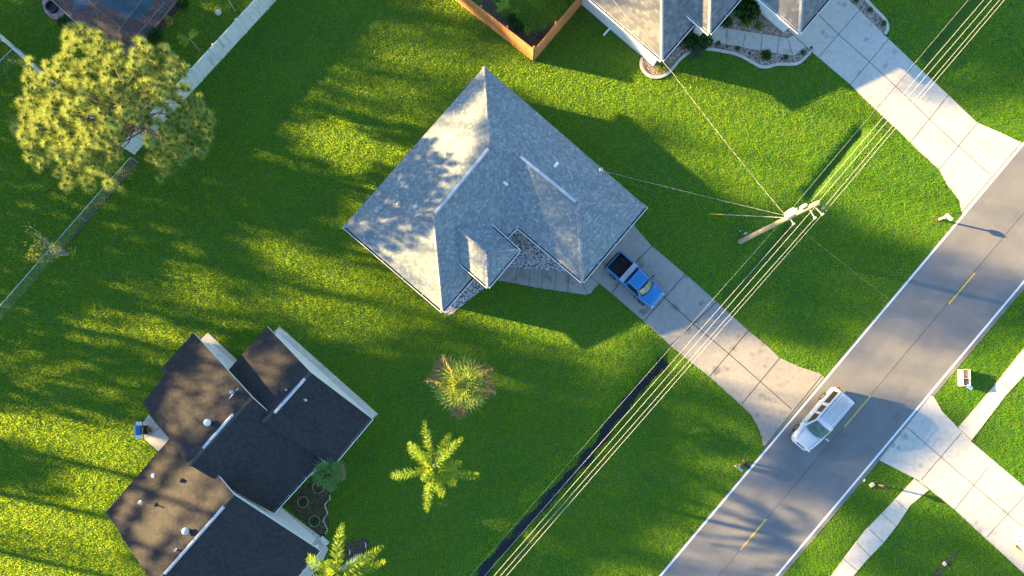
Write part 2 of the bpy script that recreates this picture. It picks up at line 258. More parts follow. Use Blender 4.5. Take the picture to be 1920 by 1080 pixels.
# ------------------------------------------------------------------ mesh helpers
class MB:
    def __init__(s): s.v = []; s.f = []; s.m = []
    def add(s, vs, fs, mi=0):
        o = len(s.v); s.v += [tuple(x) for x in vs]; s.f += [tuple(i + o for i in f) for f in fs]; s.m += [mi] * len(fs); return s
    def box(s, c, size, rot=0.0, mi=0, tilt=None, ax=None):
        hx, hy, hz = size[0] / 2, size[1] / 2, size[2] / 2
        q = Matrix.Rotation(rot, 3, 'Z')
        if tilt: q = q @ Matrix.Rotation(tilt, 3, ax or 'Y')
        vs = [Vector(c) + q @ Vector((x * hx, y * hy, z * hz)) for z in (-1, 1) for x, y in ((-1, -1), (1, -1), (1, 1), (-1, 1))]
        return s.add(vs, [(0, 3, 2, 1), (4, 5, 6, 7), (0, 1, 5, 4), (1, 2, 6, 5), (2, 3, 7, 6), (3, 0, 4, 7)], mi)
    def prism(s, pts, z0, z1, mi=0):
        n = len(pts); a = sum(pts[i][0] * pts[(i + 1) % n][1] - pts[(i + 1) % n][0] * pts[i][1] for i in range(n))
        if a < 0: pts = pts[::-1]
        vs = [(p[0], p[1], z0) for p in pts] + [(p[0], p[1], z1) for p in pts]
        return s.add(vs, [tuple(range(n - 1, -1, -1)), tuple(range(n, 2 * n))] + [(i, (i + 1) % n, n + (i + 1) % n, n + i) for i in range(n)], mi)
    def sheet(s, pts, z, mi=0):
        n = len(pts); a = sum(pts[i][0] * pts[(i + 1) % n][1] - pts[(i + 1) % n][0] * pts[i][1] for i in range(n))
        if a < 0: pts = pts[::-1]
        return s.add([(p[0], p[1], z) for p in pts], [tuple(range(n))], mi)
    def strip(s, a, b, w, z, mi=0):
        a = Vector((a[0], a[1], 0)); b = Vector((b[0], b[1], 0)); d = (b - a).normalized(); n = Vector((-d.y, d.x, 0)) * w / 2
        return s.sheet([a - n, b - n, b + n, a + n], z, mi)
    def tube(s, pts, r, n=8, mi=0, cap=True):
        pts = [Vector(p) for p in pts]; rs = r if isinstance(r, (list, tuple)) else [r] * len(pts); rings = []
        up = Vector((0, 0, 1)); vs = []
        for i, p in enumerate(pts):
            d = (pts[min(i + 1, len(pts) - 1)] - pts[max(i - 1, 0)]).normalized()
            x = d.cross(up) if abs(d.z) < 0.95 else d.cross(Vector((0, 1, 0))); x.normalize(); y = d.cross(x)
            for k in range(n):
                t = 2 * math.pi * k / n; vs.append(p + (x * math.cos(t) + y * math.sin(t)) * rs[i])
        fs = [(i * n + k, i * n + (k + 1) % n, (i + 1) * n + (k + 1) % n, (i + 1) * n + k) for i in range(len(pts) - 1) for k in range(n)]
        if cap: fs += [tuple(range(n - 1, -1, -1)), tuple((len(pts) - 1) * n + k for k in range(n))]
        return s.add(vs, fs, mi)
    def lathe(s, c, prof, n=20, mi=0):
        vs = []; c = Vector(c)
        for r, z in prof:
            for k in range(n):
                t = 2 * math.pi * k / n; vs.append(c + Vector((r * math.cos(t), r * math.sin(t), z)))
        fs = [(i * n + k, i * n + (k + 1) % n, (i + 1) * n + (k + 1) % n, (i + 1) * n + k) for i in range(len(prof) - 1) for k in range(n)]
        fs += [tuple(range(n - 1, -1, -1)), tuple((len(prof) - 1) * n + k for k in range(n))]
        return s.add(vs, fs, mi)
    def build(s, name, mats, parent=None, smooth=False, bevel=0.0, subsurf=0, uv=None):
        me = bpy.data.meshes.new(name); me.from_pydata(s.v, [], s.f)
        for mm in (mats if isinstance(mats, (list, tuple)) else [mats]): me.materials.append(mm)
        me.polygons.foreach_set('material_index', s.m)
        if uv:
            ul = me.uv_layers.new(name='UVMap')
            for pl in me.polygons:
                n = pl.normal
                if uv == 'slope':
                    a = Vector((-n.y, n.x, 0)); a = a.normalized() if a.length > 1e-4 else Vector((1, 0, 0)); t = n.cross(a) * -1
                    if t.z < 0: t = -t
                else:
                    a = Vector((uv[0], uv[1], 0)); t = Vector((0, 0, 1))
                for li in pl.loop_indices:
                    co = me.vertices[me.loops[li].vertex_index].co; ul.data[li].uv = (co.dot(a) + 50, co.dot(t) + 50)
        if smooth: me.polygons.foreach_set('use_smooth', [True] * len(me.polygons))
        me.update(); o = bpy.data.objects.new(name, me); COL.objects.link(o)
        if parent is not None:
            o.parent = parent; bpy.context.view_layer.update() if False else None
            o.matrix_parent_inverse = PINV.get(parent.name, Matrix.Identity(4))
        if bevel:
            b = o.modifiers.new('bevel', 'BEVEL'); b.width = bevel; b.segments = 2; b.limit_method = 'ANGLE'
        if subsurf:
            b = o.modifiers.new('sub', 'SUBSURF'); b.levels = subsurf; b.render_levels = subsurf
        return o
PINV = {}
def world_inv(o):
    m = Matrix.Translation(o.location) @ o.rotation_euler.to_matrix().to_4x4()
    return m.inverted()
def empty(name, loc, label, cat, group=None, rz=0.0, world=True):
    o = bpy.data.objects.new(name, None); COL.objects.link(o); o.location = loc; o.rotation_euler = (0, 0, rz)
    o['label'] = label; o['category'] = cat
    if group: o['group'] = group
    if world: PINV[o.name] = world_inv(o)     # children are modelled in world coordinates
    return o
def tag(o, label, cat, group=None):
    o['label'] = label; o['category'] = cat
    if group: o['group'] = group
    return o
def struct(o, kind='structure'): o['kind'] = kind; return o
def inset(pts, d):
    n = len(pts); a = sum(pts[i][0] * pts[(i + 1) % n][1] - pts[(i + 1) % n][0] * pts[i][1] for i in range(n))
    if a < 0: pts = pts[::-1]
    out = []
    for i in range(n):
        p0, p1, p2 = [Vector((q[0], q[1])) for q in (pts[i - 1], pts[i], pts[(i + 1) % n])]
        e1 = (p1 - p0).normalized(); e2 = (p2 - p1).normalized(); n1 = Vector((-e1.y, e1.x)); n2 = Vector((-e2.y, e2.x))
        b = n1 + n2; k = d / max(0.3, (1 + n1.dot(n2))); out.append(p1 + b * k)
    return out

# ------------------------------------------------------------------ ground layout (photo pixel coordinates on the ground plane)
ROAD_L0, ROAD_L1 = (1238, 1080), (1917, 272)
ROAD_R0, ROAD_R1 = (1454, 1080), (1908, 540)
def ext(a, b, t): return (a[0] + (b[0] - a[0]) * t, a[1] + (b[1] - a[1]) * t)
rd = Vector((679, -808)).normalized()
def rl(t, off=0.0):   # point on left edge line at parameter t (pixels), shifted right by off px
    return (1238 + rd.x * t - rd.y * off, 1080 + rd.y * t + rd.x * off)
RW = 166.8   # distance between the edge lines, px
road_poly = [rl(-2500, -3), rl(4200, -3), rl(4200, RW + 9), rl(-2500, RW + 9)]
drive_c = [(1085, 500), (1180, 400), (1192, 427), (1222, 461), (1285, 514), (1342, 564), (1402, 619), (1440, 650), (1462, 671), (1497, 687), (1537, 700), (1546, 707), (1434, 839), (1431, 832), (1425, 808), (1410, 780), (1390, 760), (1330, 706), (1292, 676), (1260, 650), (1207, 602), (1135, 540)]
walk_c = [(925, 500), (1017, 506), (1087, 512), (1110, 516), (1125, 531), (1113, 542), (1108, 550), (1099, 553), (1060, 547), (1010, 540), (960, 530), (920, 524)]
drive_t = [(1478, 55), (1580, -40), (1591, 0), (1612, 20), (1665, 72), (1722, 126), (1779, 179), (1832, 230), (1877, 249), (1910, 265), (1920, 268), (1806, 404), (1802, 392), (1800, 377), (1777, 347), (1761, 317), (1735, 294), (1710, 270), (1687, 247), (1657, 220), (1617, 181), (1595, 159), (1521, 96)]
walk_t = [(1343, 50), (1404, 60), (1455, 68), (1478, 73), (1489, 64), (1513, 87), (1498, 97), (1487, 104), (1462, 101), (1395, 89), (1330, 77), (1322, 62)]
drive_b = [(1647, 862), (1743, 742), (1751, 744), (1767, 772), (1787, 792), (1796, 802), (1820, 827), (1860, 861), (1920, 912), (2140, 1100), (2060, 1200), (1920, 1075), (1827, 990), (1790, 955), (1742, 917), (1725, 902), (1715, 897), (1680, 879)]
side_b1 = [(1796, 802), (1816, 780), (1875, 710), (1920, 652), (2180, 341), (2212, 372), (1920, 704), (1885, 742), (1832, 812), (1820, 827)]
side_b2 = [(1714, 898), (1680, 935), (1620, 997), (1585, 1043), (1560, 1078), (1380, 1290), (1420, 1318), (1600, 1080), (1625, 1050), (1657, 1017), (1685, 981), (1707, 947), (1742, 918), (1726, 903)]
stone_c1 = [(960, 415), (1098, 520), (1087, 521), (1067, 519), (1017, 509), (960, 501), (925, 500), (930, 440)]
stone_c2 = [(834, 572), (918, 500), (925, 520), (921, 530), (842, 593), (834, 590)]
river_t1 = [(1201, 112), (1212, 95), (1255, 60), (1330, 80), (1296, 95), (1277, 110), (1257, 134), (1243, 143), (1225, 144), (1210, 137), (1202, 124)]
river_t2 = [(1290, 90), (1330, 77), (1395, 89), (1462, 101), (1487, 104), (1498, 93), (1509, 83), (1519, 94), (1511, 107), (1497, 117), (1475, 120), (1455, 122), (1437, 126), (1425, 125), (1407, 115), (1385, 103), (1365, 97), (1330, 93)]
river_t3 = [(1370, 20), (1400, -20), (1440, 10), (1475, 55), (1490, 62), (1478, 73), (1455, 68), (1404, 60), (1343, 50)]
river_t4 = [(1591, 0), (1560, -30), (1600, -30), (1620, 0), (1640, 20), (1655, 35), (1662, 48), (1661, 58), (1656, 64), (1640, 48), (1612, 20)]
dark_conc1 = [(514, 622), (524, 612), (709, 776), (694, 790)]
dark_conc2 = [(372, 640), (390, 624), (448, 678), (437, 692)]
dark_walk = [(505, 968), (525, 948), (537, 958), (600, 1005), (616, 1029), (604, 1054), (560, 1110), (540, 1080), (590, 1040)]
patio = [(268, 793), (279, 777), (330, 838), (296, 845), (271, 823)]
mulch_pool = [(120, 25), (350, -10), (350, 0), (325, 30), (300, 55), (285, 80), (262, 95), (232, 100), (152, 60), (118, 45)]
mulch_pine = [(278, 238), (300, 236), (322, 262), (318, 285), (296, 280), (280, 262)]
pink_poly = [(82, -6), (100, 4), (121, 27), (111, 38), (98, 36), (85, 24), (79, 6)]
bed_wood = [(893, 8), (1000, 90), (1062, 18), (1040, 40), (1010, 62), (985, 52), (962, 48), (945, 36), (930, 10), (915, -8)]
bed_dark = [(536, 945), (612, 880), (622, 900), (618, 930), (612, 960), (618, 985), (610, 1002), (600, 1006)]
soil_palm = [(648, 1024), (660, 1012), (668, 1016), (682, 1006), (693, 1018), (690, 1030), (696, 1042), (684, 1052), (676, 1049), (664, 1058), (655, 1050), (645, 1052), (650, 1038)]
deck_poly = [(90, -60), (115, 18), (152, 50), (232, 95), (300, 70), (345, 0), (330, -60)]
ditches = [([(1246, 678), (1200, 728), (1150, 790), (1122, 835), (1040, 925), (985, 985), (930, 1045), (860, 1130)], 0.43, 0.8),
           ([(1478, 432), (1445, 470), (1400, 520), (1366, 548)], 0.38, 0.6), ([(1611, 250), (1570, 300), (1520, 362)], 0.36, 0.5),
           ([(1860, -40), (1835, 0), (1800, 30), (1760, 82), (1738, 105)], 0.36, 0.55)]
drive_gaps = []

def pip(X, Y, poly):
    inside = np.zeros(X.shape, bool); n = len(poly)
    for i in range(n):
        x1, y1 = poly[i][0], poly[i][1]; x2, y2 = poly[(i + 1) % n][0], poly[(i + 1) % n][1]
        if y1 == y2: continue
        c = ((y1 > Y) != (y2 > Y)) & (X < (x2 - x1) * (Y - y1) / (y2 - y1) + x1); inside ^= c
    return inside
def seg_dist(X, Y, pts):
    d = np.full(X.shape, 1e9)
    for a, b in zip(pts[:-1], pts[1:]):
        ax, ay, bx, by = a[0], a[1], b[0], b[1]; L2 = (bx - ax) ** 2 + (by - ay) ** 2
        t = np.clip(((X - ax) * (bx - ax) + (Y - ay) * (by - ay)) / L2, 0, 1)
        d = np.minimum(d, np.hypot(X - ax - t * (bx - ax), Y - ay - t * (by - ay)))
    return d
DW = [([P(*q) for q in pts], dep, wd) for pts, dep, wd in ditches]
def ground_z(X, Y):
    z = np.zeros(X.shape)
    for pts, dep, wd in DW: z = np.minimum(z, -dep * (1 + 0.10 * np.sin(2.7 * X + 1.3 * Y) + 0.10 * np.sin(6.1 * Y - 4.3 * X)) * np.exp(-(seg_dist(X, Y, pts) / wd) ** 2))
    return z

def new_mesh_np(name, verts, faces_n, loops, material):
    me = bpy.data.meshes.new(name); nv = len(verts); nf = len(loops) // faces_n
    me.vertices.add(nv); me.vertices.foreach_set('co', verts.astype(np.float32).ravel())
    me.loops.add(len(loops)); me.loops.foreach_set('vertex_index', loops.astype(np.int32))
    me.polygons.add(nf); me.polygons.foreach_set('loop_start', np.arange(nf, dtype=np.int32) * faces_n)
    me.polygons.foreach_set('loop_total', np.full(nf, faces_n, np.int32))
    me.materials.append(material); me.update(calc_edges=True); me.validate()
    o = bpy.data.objects.new(name, me); COL.objects.link(o); return o

# ground: one sheet reaching far out, finer near the house lots, with the roadside ditch pressed into it
xs = np.concatenate([np.linspace(-600, -60, 10), np.arange(-52, 52.01, 0.35), np.linspace(60, 600, 10)])
ys = np.concatenate([np.linspace(-600, -32, 10), np.arange(-25, 38.01, 0.35), np.linspace(46, 600, 10)])
GX, GY = np.meshgrid(xs, ys); GZ = ground_z(GX, GY)
hard_g = [[P(*q) for q in p] for p in (drive_c, drive_t, drive_b, walk_c, walk_t, side_b1, side_b2, road_poly)]
hm = np.zeros(GX.shape, bool)
for p in hard_g: hm |= pip(GX, GY, p)
GZ = np.where(hm, 0.0, GZ) - 0.035
nx, ny = len(xs), len(ys); idx = np.arange(nx * ny).reshape(ny, nx)
q = np.stack([idx[:-1, :-1], idx[:-1, 1:], idx[1:, 1:], idx[1:, :-1]], -1).ravel()
struct(new_mesh_np('ground', np.stack([GX, GY, GZ], -1).reshape(-1, 3), 4, q, M['soil']))

# ------------------------------------------------------------------ hard surfaces
def slab(name, poly, z, m, joints=(), jw=0.06, thick=0.12):
    b = MB(); pts = PL(poly); b.prism(pts, z - thick, z, 0)
    for a, c in joints:
        if name == 'sidewalk': a, c = ext(a, c, -0.16), ext(a, c, 1.16)
        b.strip(P(*a), P(*c), jw, z + 0.004, 1)
    return struct(b.build(name, [m, M['joint']]))
slab('road', road_poly, 0.0, M['asphalt'], [(rl(-900, 83), rl(1500, 84))], 0.03)
b = MB()
for off in (0, RW): b.strip(P(*rl(-2500, off)), P(*rl(4200, off)), 0.15, 0.005)
struct(b.build('road_edge_line', M['white_line']))
b = MB()
for k in range(-4, 8):
    a = Vector((1388, 1031)) + Vector((195.4, -230.6)) * k; e = a + Vector((49, -58)); b.strip(P(*a), P(*e), 0.12, 0.006)
struct(b.build('road_centre_line', M['yellow_line']))
slab('driveway', drive_c, 0.012, M['conc_old'], [((1186, 498), (1222, 461)), ((1186, 498), (1147, 550)), ((1209, 600), (1285, 514)), ((1252, 652), (1344, 566)), ((1330, 706), (1403, 620)), ((1391, 757), (1462, 671)),
    ((1245, 557), (1305, 612)), ((1305, 612), (1365, 662)), ((1365, 662), (1425, 715)), ((1425, 715), (1484, 767)), ((1433, 838), (1541, 704)), ((1180, 500), (1245, 557))])
slab('walkway', walk_c, 0.016, M['conc_old'], [((970, 504), (967, 531)), ((994, 507), (991, 537)), ((1018, 508), (1015, 541)), ((1043, 509), (1040, 545)), ((1067, 515), (1064, 548)), ((1090, 522), (1100, 552)), ((1104, 516), (1124, 533))], 0.035)
slab('driveway', drive_t, 0.012, M['conc_new'], [((1536, 106), (1611, 20)), ((1594, 159), (1666, 73)), ((1640, 207), (1716, 119)), ((1707, 267), (1778, 179)), ((1761, 317), (1832, 231)),
    ((1532, 25), (1574, 66)), ((1574, 66), (1631, 117)), ((1631, 117), (1690, 172)), ((1690, 172), (1743, 224)), ((1743, 224), (1797, 274)), ((1797, 274), (1857, 328)), ((1487, 65), (1521, 97)), ((1802, 400), (1916, 266))], 0.04)
slab('walkway', walk_t, 0.016, M['conc_new'], [((1364, 56), (1361, 83)), ((1397, 62), (1393, 89)), ((1429, 66), (1426, 94)), ((1460, 71), (1457, 100)), ((1478, 75), (1486, 102)), ((1341, 55), (1331, 76))], 0.035)
slab('driveway', drive_b, 0.012, M['conc_new'], [((1699, 800), (1762, 855)), ((1762, 855), (1827, 911)), ((1827, 911), (1887, 962)), ((1887, 962), (1960, 1025)), ((1727, 900), (1802, 812)), ((1790, 955), (1852, 877)), ((1850, 1007), (1925, 925)), ((1647, 864), (1742, 745))], 0.04)
slab('sidewalk', side_b1, 0.018, M['conc_side'], [((1797, 802), (1822, 827)), ((1868, 708), (1895, 731)), ((1845, 755), (1863, 771)), ((1920, 655), (1945, 680))], 0.035)
slab('sidewalk', side_b2, 0.018, M['conc_side'], [((1682, 940), (1701, 957)), ((1657, 967), (1680, 986)), ((1633, 995), (1653, 1014)), ((1610, 1022), (1630, 1042)), ((1584, 1050), (1608, 1071)), ((1715, 898), (1742, 918))], 0.035)
slab('house_apron', dark_conc1, 0.02, M['conc_side']); slab('house_apron', dark_conc2, 0.02, M['conc_side'])
slab('walkway', dark_walk, 0.03, M['conc_side'], [((545, 990), (560, 975)), ((575, 1012), (590, 998)), ((512, 962), (526, 949))], 0.03)
slab('patio', patio, 0.03, M['conc_new'], [((272, 822), (300, 800)), ((290, 790), (318, 812))], 0.03)
def bed(name, poly, z, m, kind='structure'): return struct(MB().sheet(PL(poly), z).build(name, m), kind)
bed('stone_bed', stone_c1, 0.008, M['shell']); bed('stone_bed', stone_c2, 0.008, M['shell'])
bed('stone_bed', river_t1, 0.004, M['river']); bed('stone_bed', river_t2, 0.006, M['river']); bed('stone_bed', river_t3, 0.004, M['river']); bed('stone_bed', river_t4, 0.004, M['river'])
bed('mulch_bed', mulch_pool, 0.004, M['mulch']); bed('mulch_bed', mulch_pine, 0.004, M['mulch']); bed('garden_soil', bed_wood, 0.004, M['bark_soil'])
bed('garden_soil', bed_dark, 0.002, M['bark_soil']); bed('garden_soil', soil_palm, 0.004, M['bark_soil'])
bed('garden_soil', [(244, 300), (262, 296), (240, 330), (200, 375), (160, 420), (128, 460), (112, 480), (130, 445), (165, 400), (205, 355)], -0.005, M['bark_soil'])
bed('garden_soil', [(1792, 1036), (1800, 1030), (1790, 1050), (1772, 1066), (1755, 1090), (1750, 1080), (1765, 1055)], 0.0, M['bark_soil'])
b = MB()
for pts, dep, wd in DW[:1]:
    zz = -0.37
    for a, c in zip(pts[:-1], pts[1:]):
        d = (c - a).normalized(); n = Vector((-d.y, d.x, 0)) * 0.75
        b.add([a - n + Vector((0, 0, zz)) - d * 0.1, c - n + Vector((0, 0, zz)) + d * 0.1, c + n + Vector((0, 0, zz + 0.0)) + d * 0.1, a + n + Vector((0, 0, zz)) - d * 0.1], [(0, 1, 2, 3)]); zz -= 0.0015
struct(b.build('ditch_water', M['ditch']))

# ------------------------------------------------------------------ lawn blades (uncountable)
HARD = [road_poly, drive_c, walk_c, drive_t, walk_t, drive_b, side_b1, side_b2, stone_c1, stone_c2, river_t1, river_t2, river_t3, river_t4, dark_conc1, dark_conc2, dark_walk, patio, pink_poly, deck_poly, mulch_pool, mulch_pine]
HOUSE_FOOT = []   # filled below, world coordinates
def build_lawn():
    n = int(110 * 60 * 150); X = rng.uniform(-46, 46, n); Y = rng.uniform(-20, 35, n)
    n = int(92 * 55 * 400); X = rng.uniform(-46, 46, n); Y = rng.uniform(-20, 35, n)
    keep = np.ones(n, bool)
    for p in HARD: keep &= ~pip(X, Y, [P(*q) for q in p])
    for p in HOUSE_FOOT: keep &= ~pip(X, Y, p)
    for p, f_ in ((bed_wood, 0.8), (bed_dark, 0.35), (soil_palm, 0.7)): keep &= ~(pip(X, Y, [P(*q) for q in p]) & (rng.random(n) < f_))
    for k, (pts, dep, wd) in enumerate(DW):
        d = seg_dist(X, Y, pts); keep &= ~((d < (0.30 + 0.12 * np.sin(X * 3.1 + Y * 1.7) if dep > 0.4 else 0.24)) & (rng.random(n) < (0.85 if dep > 0.4 else 0.7)))
    X = X[keep]; Y = Y[keep]; n = len(X); Z = ground_z(X, Y) - 0.03
    # clumpy height field
    cl = np.zeros(n)
    for k in range(14):
        a = rng.uniform(0, 2 * np.pi); f = rng.uniform(1.2, 9.0); cl += np.sin(f * (X * np.cos(a) + Y * np.sin(a)) + rng.uniform(0, 6.28))
    cl = cl / 3.7
    hgt = np.clip(0.062 + 0.013 * cl + rng.uniform(-0.015, 0.022, n), 0.03, 0.15); wdt = rng.uniform(0.026, 0.046, n)
    dd = np.minimum.reduce([seg_dist(X, Y, p_[0]) for p_ in DW[:1]]); hgt = hgt * (1 + 0.9 * np.exp(-((dd - 0.6) / 0.35) ** 2))
    az = rng.uniform(0, 2 * np.pi, n); lean = rng.uniform(0.25, 1.0, n)
    dx, dy = np.cos(az), np.sin(az); bx, by = -dy * wdt / 2, dx * wdt / 2
    L = hgt * 1.5
    v = np.empty((n, 3, 3)); v[:, 0] = np.stack([X - bx, Y - by, Z], -1); v[:, 1] = np.stack([X + bx, Y + by, Z], -1)
    v[:, 2] = np.stack([X + dx * L * np.sin(lean), Y + dy * L * np.sin(lean), Z + L * np.cos(lean)], -1)
    o = new_mesh_np('lawn_grass', v.reshape(-1, 3), 3, np.arange(3 * n), M['lawn'])
    struct(o, 'stuff')

# ------------------------------------------------------------------ houses
def roof_mesh(name, verts, faces, m, fascia, parent, drop=0.17, flip=False):
    """verts (px,py,h); faces lists; gives the shell thickness with a fascia and a soffit"""
    W = [P(*v) if not isinstance(v, Vector) else v for v in verts]; b = MB(); F2 = []
    for f in faces:
        n = (W[f[1]] - W[f[0]]).cross(W[f[2]] - W[f[0]])
        if n.z < 0: f = f[::-1]
        for k in range(1, len(f) - 1): F2.append((f[0], f[k], f[k + 1]))
    edges = {}
    for f in F2:
        for k in range(3):
            e = (f[k], f[(k + 1) % 3]); edges[e] = 1
    off = len(W); low = [v - Vector((0, 0, drop)) for v in W]
    b.add(W + low, F2 + [tuple(i + off for i in f[::-1]) for f in F2], 0)
    for i in range(len(F2), 2 * len(F2)): b.m[i] = 1
    for (i, j) in edges:
        if (j, i) not in edges:
            b.f.append((j, i, i + off, j + off)); b.m.append(1)
    return b.build(name, [m, fascia], parent, uv='slope')
def caps(pairs, m, roof, size=0.30, step=0.15):
    for a, c in pairs:
        b = MB(); a = P(*a) if not isinstance(a, Vector) else a; c = P(*c) if not isinstance(c, Vector) else c
        if c.z < a.z: a, c = c, a
        d = (c - a); ln = d.length; d.normalize(); s = d.cross(Vector((0, 0, 1))).normalized(); up = s.cross(d).normalized(); drop = 0.05
        for k in range(int(ln / step)):
            p = a + d * (k * step + 0.02); q = p + d * (step * 1.35); z0 = up * 0.045; z1 = up * 0.022; hw = size / 2 * random.uniform(0.93, 1.05)
            b.add([p - s * hw - up * drop + z0, p + z0 + up * 0.025, p + s * hw - up * drop + z0, q - s * hw - up * drop + z1, q + z1 + up * 0.02, q + s * hw - up * drop + z1,
                   p - s * hw - up * 0.1, p + s * hw - up * 0.1], [(0, 3, 4, 1), (1, 4, 5, 2), (6, 0, 1), (1, 2, 7), (6, 1, 7)][:5])
        b.build('ridge_cap', m, roof, uv='slope')
def ridge_vent(a, c, roof, w=0.2, hgt=0.08):
    b = MB(); a = P(*a) if not isinstance(a, Vector) else a; c = P(*c) if not isinstance(c, Vector) else c
    d = (c - a).normalized(); s = Vector((-d.y, d.x, 0)).normalized()
    prof = [(-w / 2, -0.03), (-w / 2, 0.035), (0, hgt), (w / 2, 0.035), (w / 2, -0.03)]
    vs = [e + s * x + Vector((0, 0, z)) for e in (a, c) for x, z in prof]; n = 5
    b.add(vs, [(0, 5, 6, 1), (1, 6, 7, 2), (2, 7, 8, 3), (3, 8, 9, 4), (0, 1, 2, 3, 4), (9, 8, 7, 6, 5)])
    k = int((c - a).length / 3)
    for i in range(1, k): 
        p = a + d * (i * (c - a).length / k); b.box(p + Vector((0, 0, 0.05)), (w * 1.03, 0.05, 0.12), math.atan2(s.y, s.x))
    return b.build('ridge_vent', M['vent'], roof)
def gutter(a, c, parent, wd=0.13, z=0.02):
    """open channel outside the eave line a->c (outside is on the right of a->c)"""
    a = P(*a) if not isinstance(a, Vector) else a; c = P(*c) if not isinstance(c, Vector) else c
    d = (c - a); d.z = 0; ln = d.length; d.normalize(); o = Vector((d.y, -d.x, 0)); b = MB()
    def seg(x0, x1, z0, z1, mi, e=0.0):
        pts = [a - d * e + o * x0, c + d * e + o * x0, c + d * e + o * x1, a - d * e + o * x1]
        vs = [p + Vector((0, 0, zz)) for zz in (z0, z1) for p in pts]
        b.add(vs, [(0, 3, 2, 1), (4, 5, 6, 7), (0, 1, 5, 4), (1, 2, 6, 5), (2, 3, 7, 6), (3, 0, 4, 7)], mi)
    seg(0.004, wd, z - 0.13, z - 0.11, 1); seg(wd, wd + 0.04, z - 0.13, z, 0, 0.02)
    k = max(2, int(ln / 1.6))
    for i in range(k + 1):
        p = a + d * (ln * i / k) + o * (wd / 2 + 0.01) + Vector((0, 0, z - 0.012)); b.box(p, (wd, 0.03, 0.02), math.atan2(o.y, o.x), 0)
    return b.build('gutter', [M['white'], M['gutter_in']], parent)
def pipe(px, roof, h=0.35, r=0.05, m=None, name='vent_pipe'):
    p = P(*px); b = MB(); b.lathe(p - Vector((0, 0, 0.15)), [(0.16, 0.06), (0.15, 0.13), (r * 1.3, 0.19), (r, 0.2), (r, 0.15 + h), (r * 0.7, 0.15 + h)], 12)
    return b.build(name, m or M['galv'], roof, smooth=False)
def dome(px, roof, r=0.27, m=None):
    p = P(*px); b = MB(); b.lathe(p - Vector((0, 0, 0.2)), [(r * 0.6, 0.0), (r * 0.6, 0.32), (r * 0.98, 0.32), (r, 0.38), (r * 0.92, 0.46), (r * 0.7, 0.53), (r * 0.4, 0.57), (r * 0.02, 0.585)], 24)
    return b.build('roof_vent', m or M['dome'], roof, smooth=True)
def flat_vent(px, roof, sx=0.28, sy=0.16, rot=0.7, m=None):
    b = MB(); b.box(P(*px) + Vector((0, 0, 0.05)), (sx, sy, 0.14), rot); b.box(P(*px) + Vector((0, 0, 0.01)), (sx * 1.5, sy * 1.6, 0.03), rot)
    return b.build('roof_vent', m or M['white'], roof, bevel=0.01)
def walls(name, poly, z1, m, parent, z0=-0.1): return MB().prism(poly, z0, z1).build(name, m, parent)
def window_on(px0, px1, z0, z1, parent, outn, m=None):
    a, c = P(*px0), P(*px1); a.z = c.z = 0; d = (c - a).normalized(); b = MB(); o = outn.normalized(); ln = (c - a).length; mid = (a + c) / 2
    rot = math.atan2(d.y, d.x); zc = (z0 + z1) / 2
    f = MB()
    for s in (-1, 1): f.box(mid + d * s * ln / 2 + o * 0.03 + Vector((0, 0, zc)), (0.07, 0.08, z1 - z0 + 0.07), rot)
    for z in (z0, z1): f.box(mid + o * 0.035 + Vector((0, 0, z)), (ln - 0.07, 0.08, 0.07), rot)
    f.box(mid + o * 0.028 + Vector((0, 0, zc)), (0.05, 0.05, z1 - z0 - 0.07), rot)
    w_ = MB().box(mid + o * 0.012 + Vector((0, 0, zc)), (ln, 0.03, z1 - z0), rot).build('window', M['window'], parent)
    f.build('window_frame', M['white'], w_) if False else None
    PINV[w_.name] = PINV.get(parent.name, Matrix.Identity(4)) if False else Matrix.Identity(4)
    fo = f.build('frame', M['white'], w_); return w_

def fix_sub():  # sub-parts keep world coordinates: parent mesh objects sit at identity under their Empty
    pass

# ---- central house
E = 2.7; R1 = 4.98; R2 = 4.46
ch = empty('grey_roof_house', P(935, 360, 0), 'single-storey house with grey hip roof in mid-lawn beside the blue pickup', 'house')
CV = {'A': (908, 125, E), 'B': (1211, 387, E), 'C': (1092, 527, E), 'D': (969, 423, E), 'K': (830, 583, E), 'L': (645, 424, E),
      'r1a': (918, 273, R1), 'r1b': (813, 403, R1), 'r2a': (962, 282, R2), 'r2b': (1083, 381, R2)}
keys = list(CV); ix = {k: i for i, k in enumerate(keys)}
fc = [['A', 'L', 'r1b', 'r1a'], ['L', 'K', 'r1b'], ['K', 'D', 'r2a', 'r1a', 'r1b'], ['A', 'r1a', 'r2a', 'r2b', 'B'], ['B', 'r2b', 'C'], ['C', 'r2b', 'r2a', 'D']]
# triangulate the valley face sensibly
fc[2] = ['K', 'D', 'r2a']; fc += [['K', 'r2a', 'r1a'], ['K', 'r1a', 'r1b']]
fc[3] = ['A', 'r1a', 'r2a']; fc += [['A', 'r2a', 'r2b'], ['A', 'r2b', 'B']]
roof = roof_mesh('roof', [CV[k] for k in keys], [[ix[k] for k in f] for f in fc], M['roof_blue'], M['white'], ch); PINV[roof.name] = Matrix.Identity(4)
caps([(CV['A'], CV['r1a']), (CV['L'], CV['r1b']), (CV['K'], CV['r1b']), (CV['r2a'], CV['r1a']), (CV['B'], CV['r2b']), (CV['C'], CV['r2b'])], M['cap_blue'], roof)
caps([(ext(CV['r2a'][:2], CV['r2b'][:2], 0.0) + (R2,), ext(CV['r2a'][:2], CV['r2b'][:2], 0.13) + (R2 + 0.001,))], M['cap_blue'], roof)
ridge_vent((916, 279, R1 + 0.03), (816, 400, R1 + 0.03), roof); ridge_vent((976, 293, R2 + 0.03), (1079, 378, R2 + 0.03), roof)
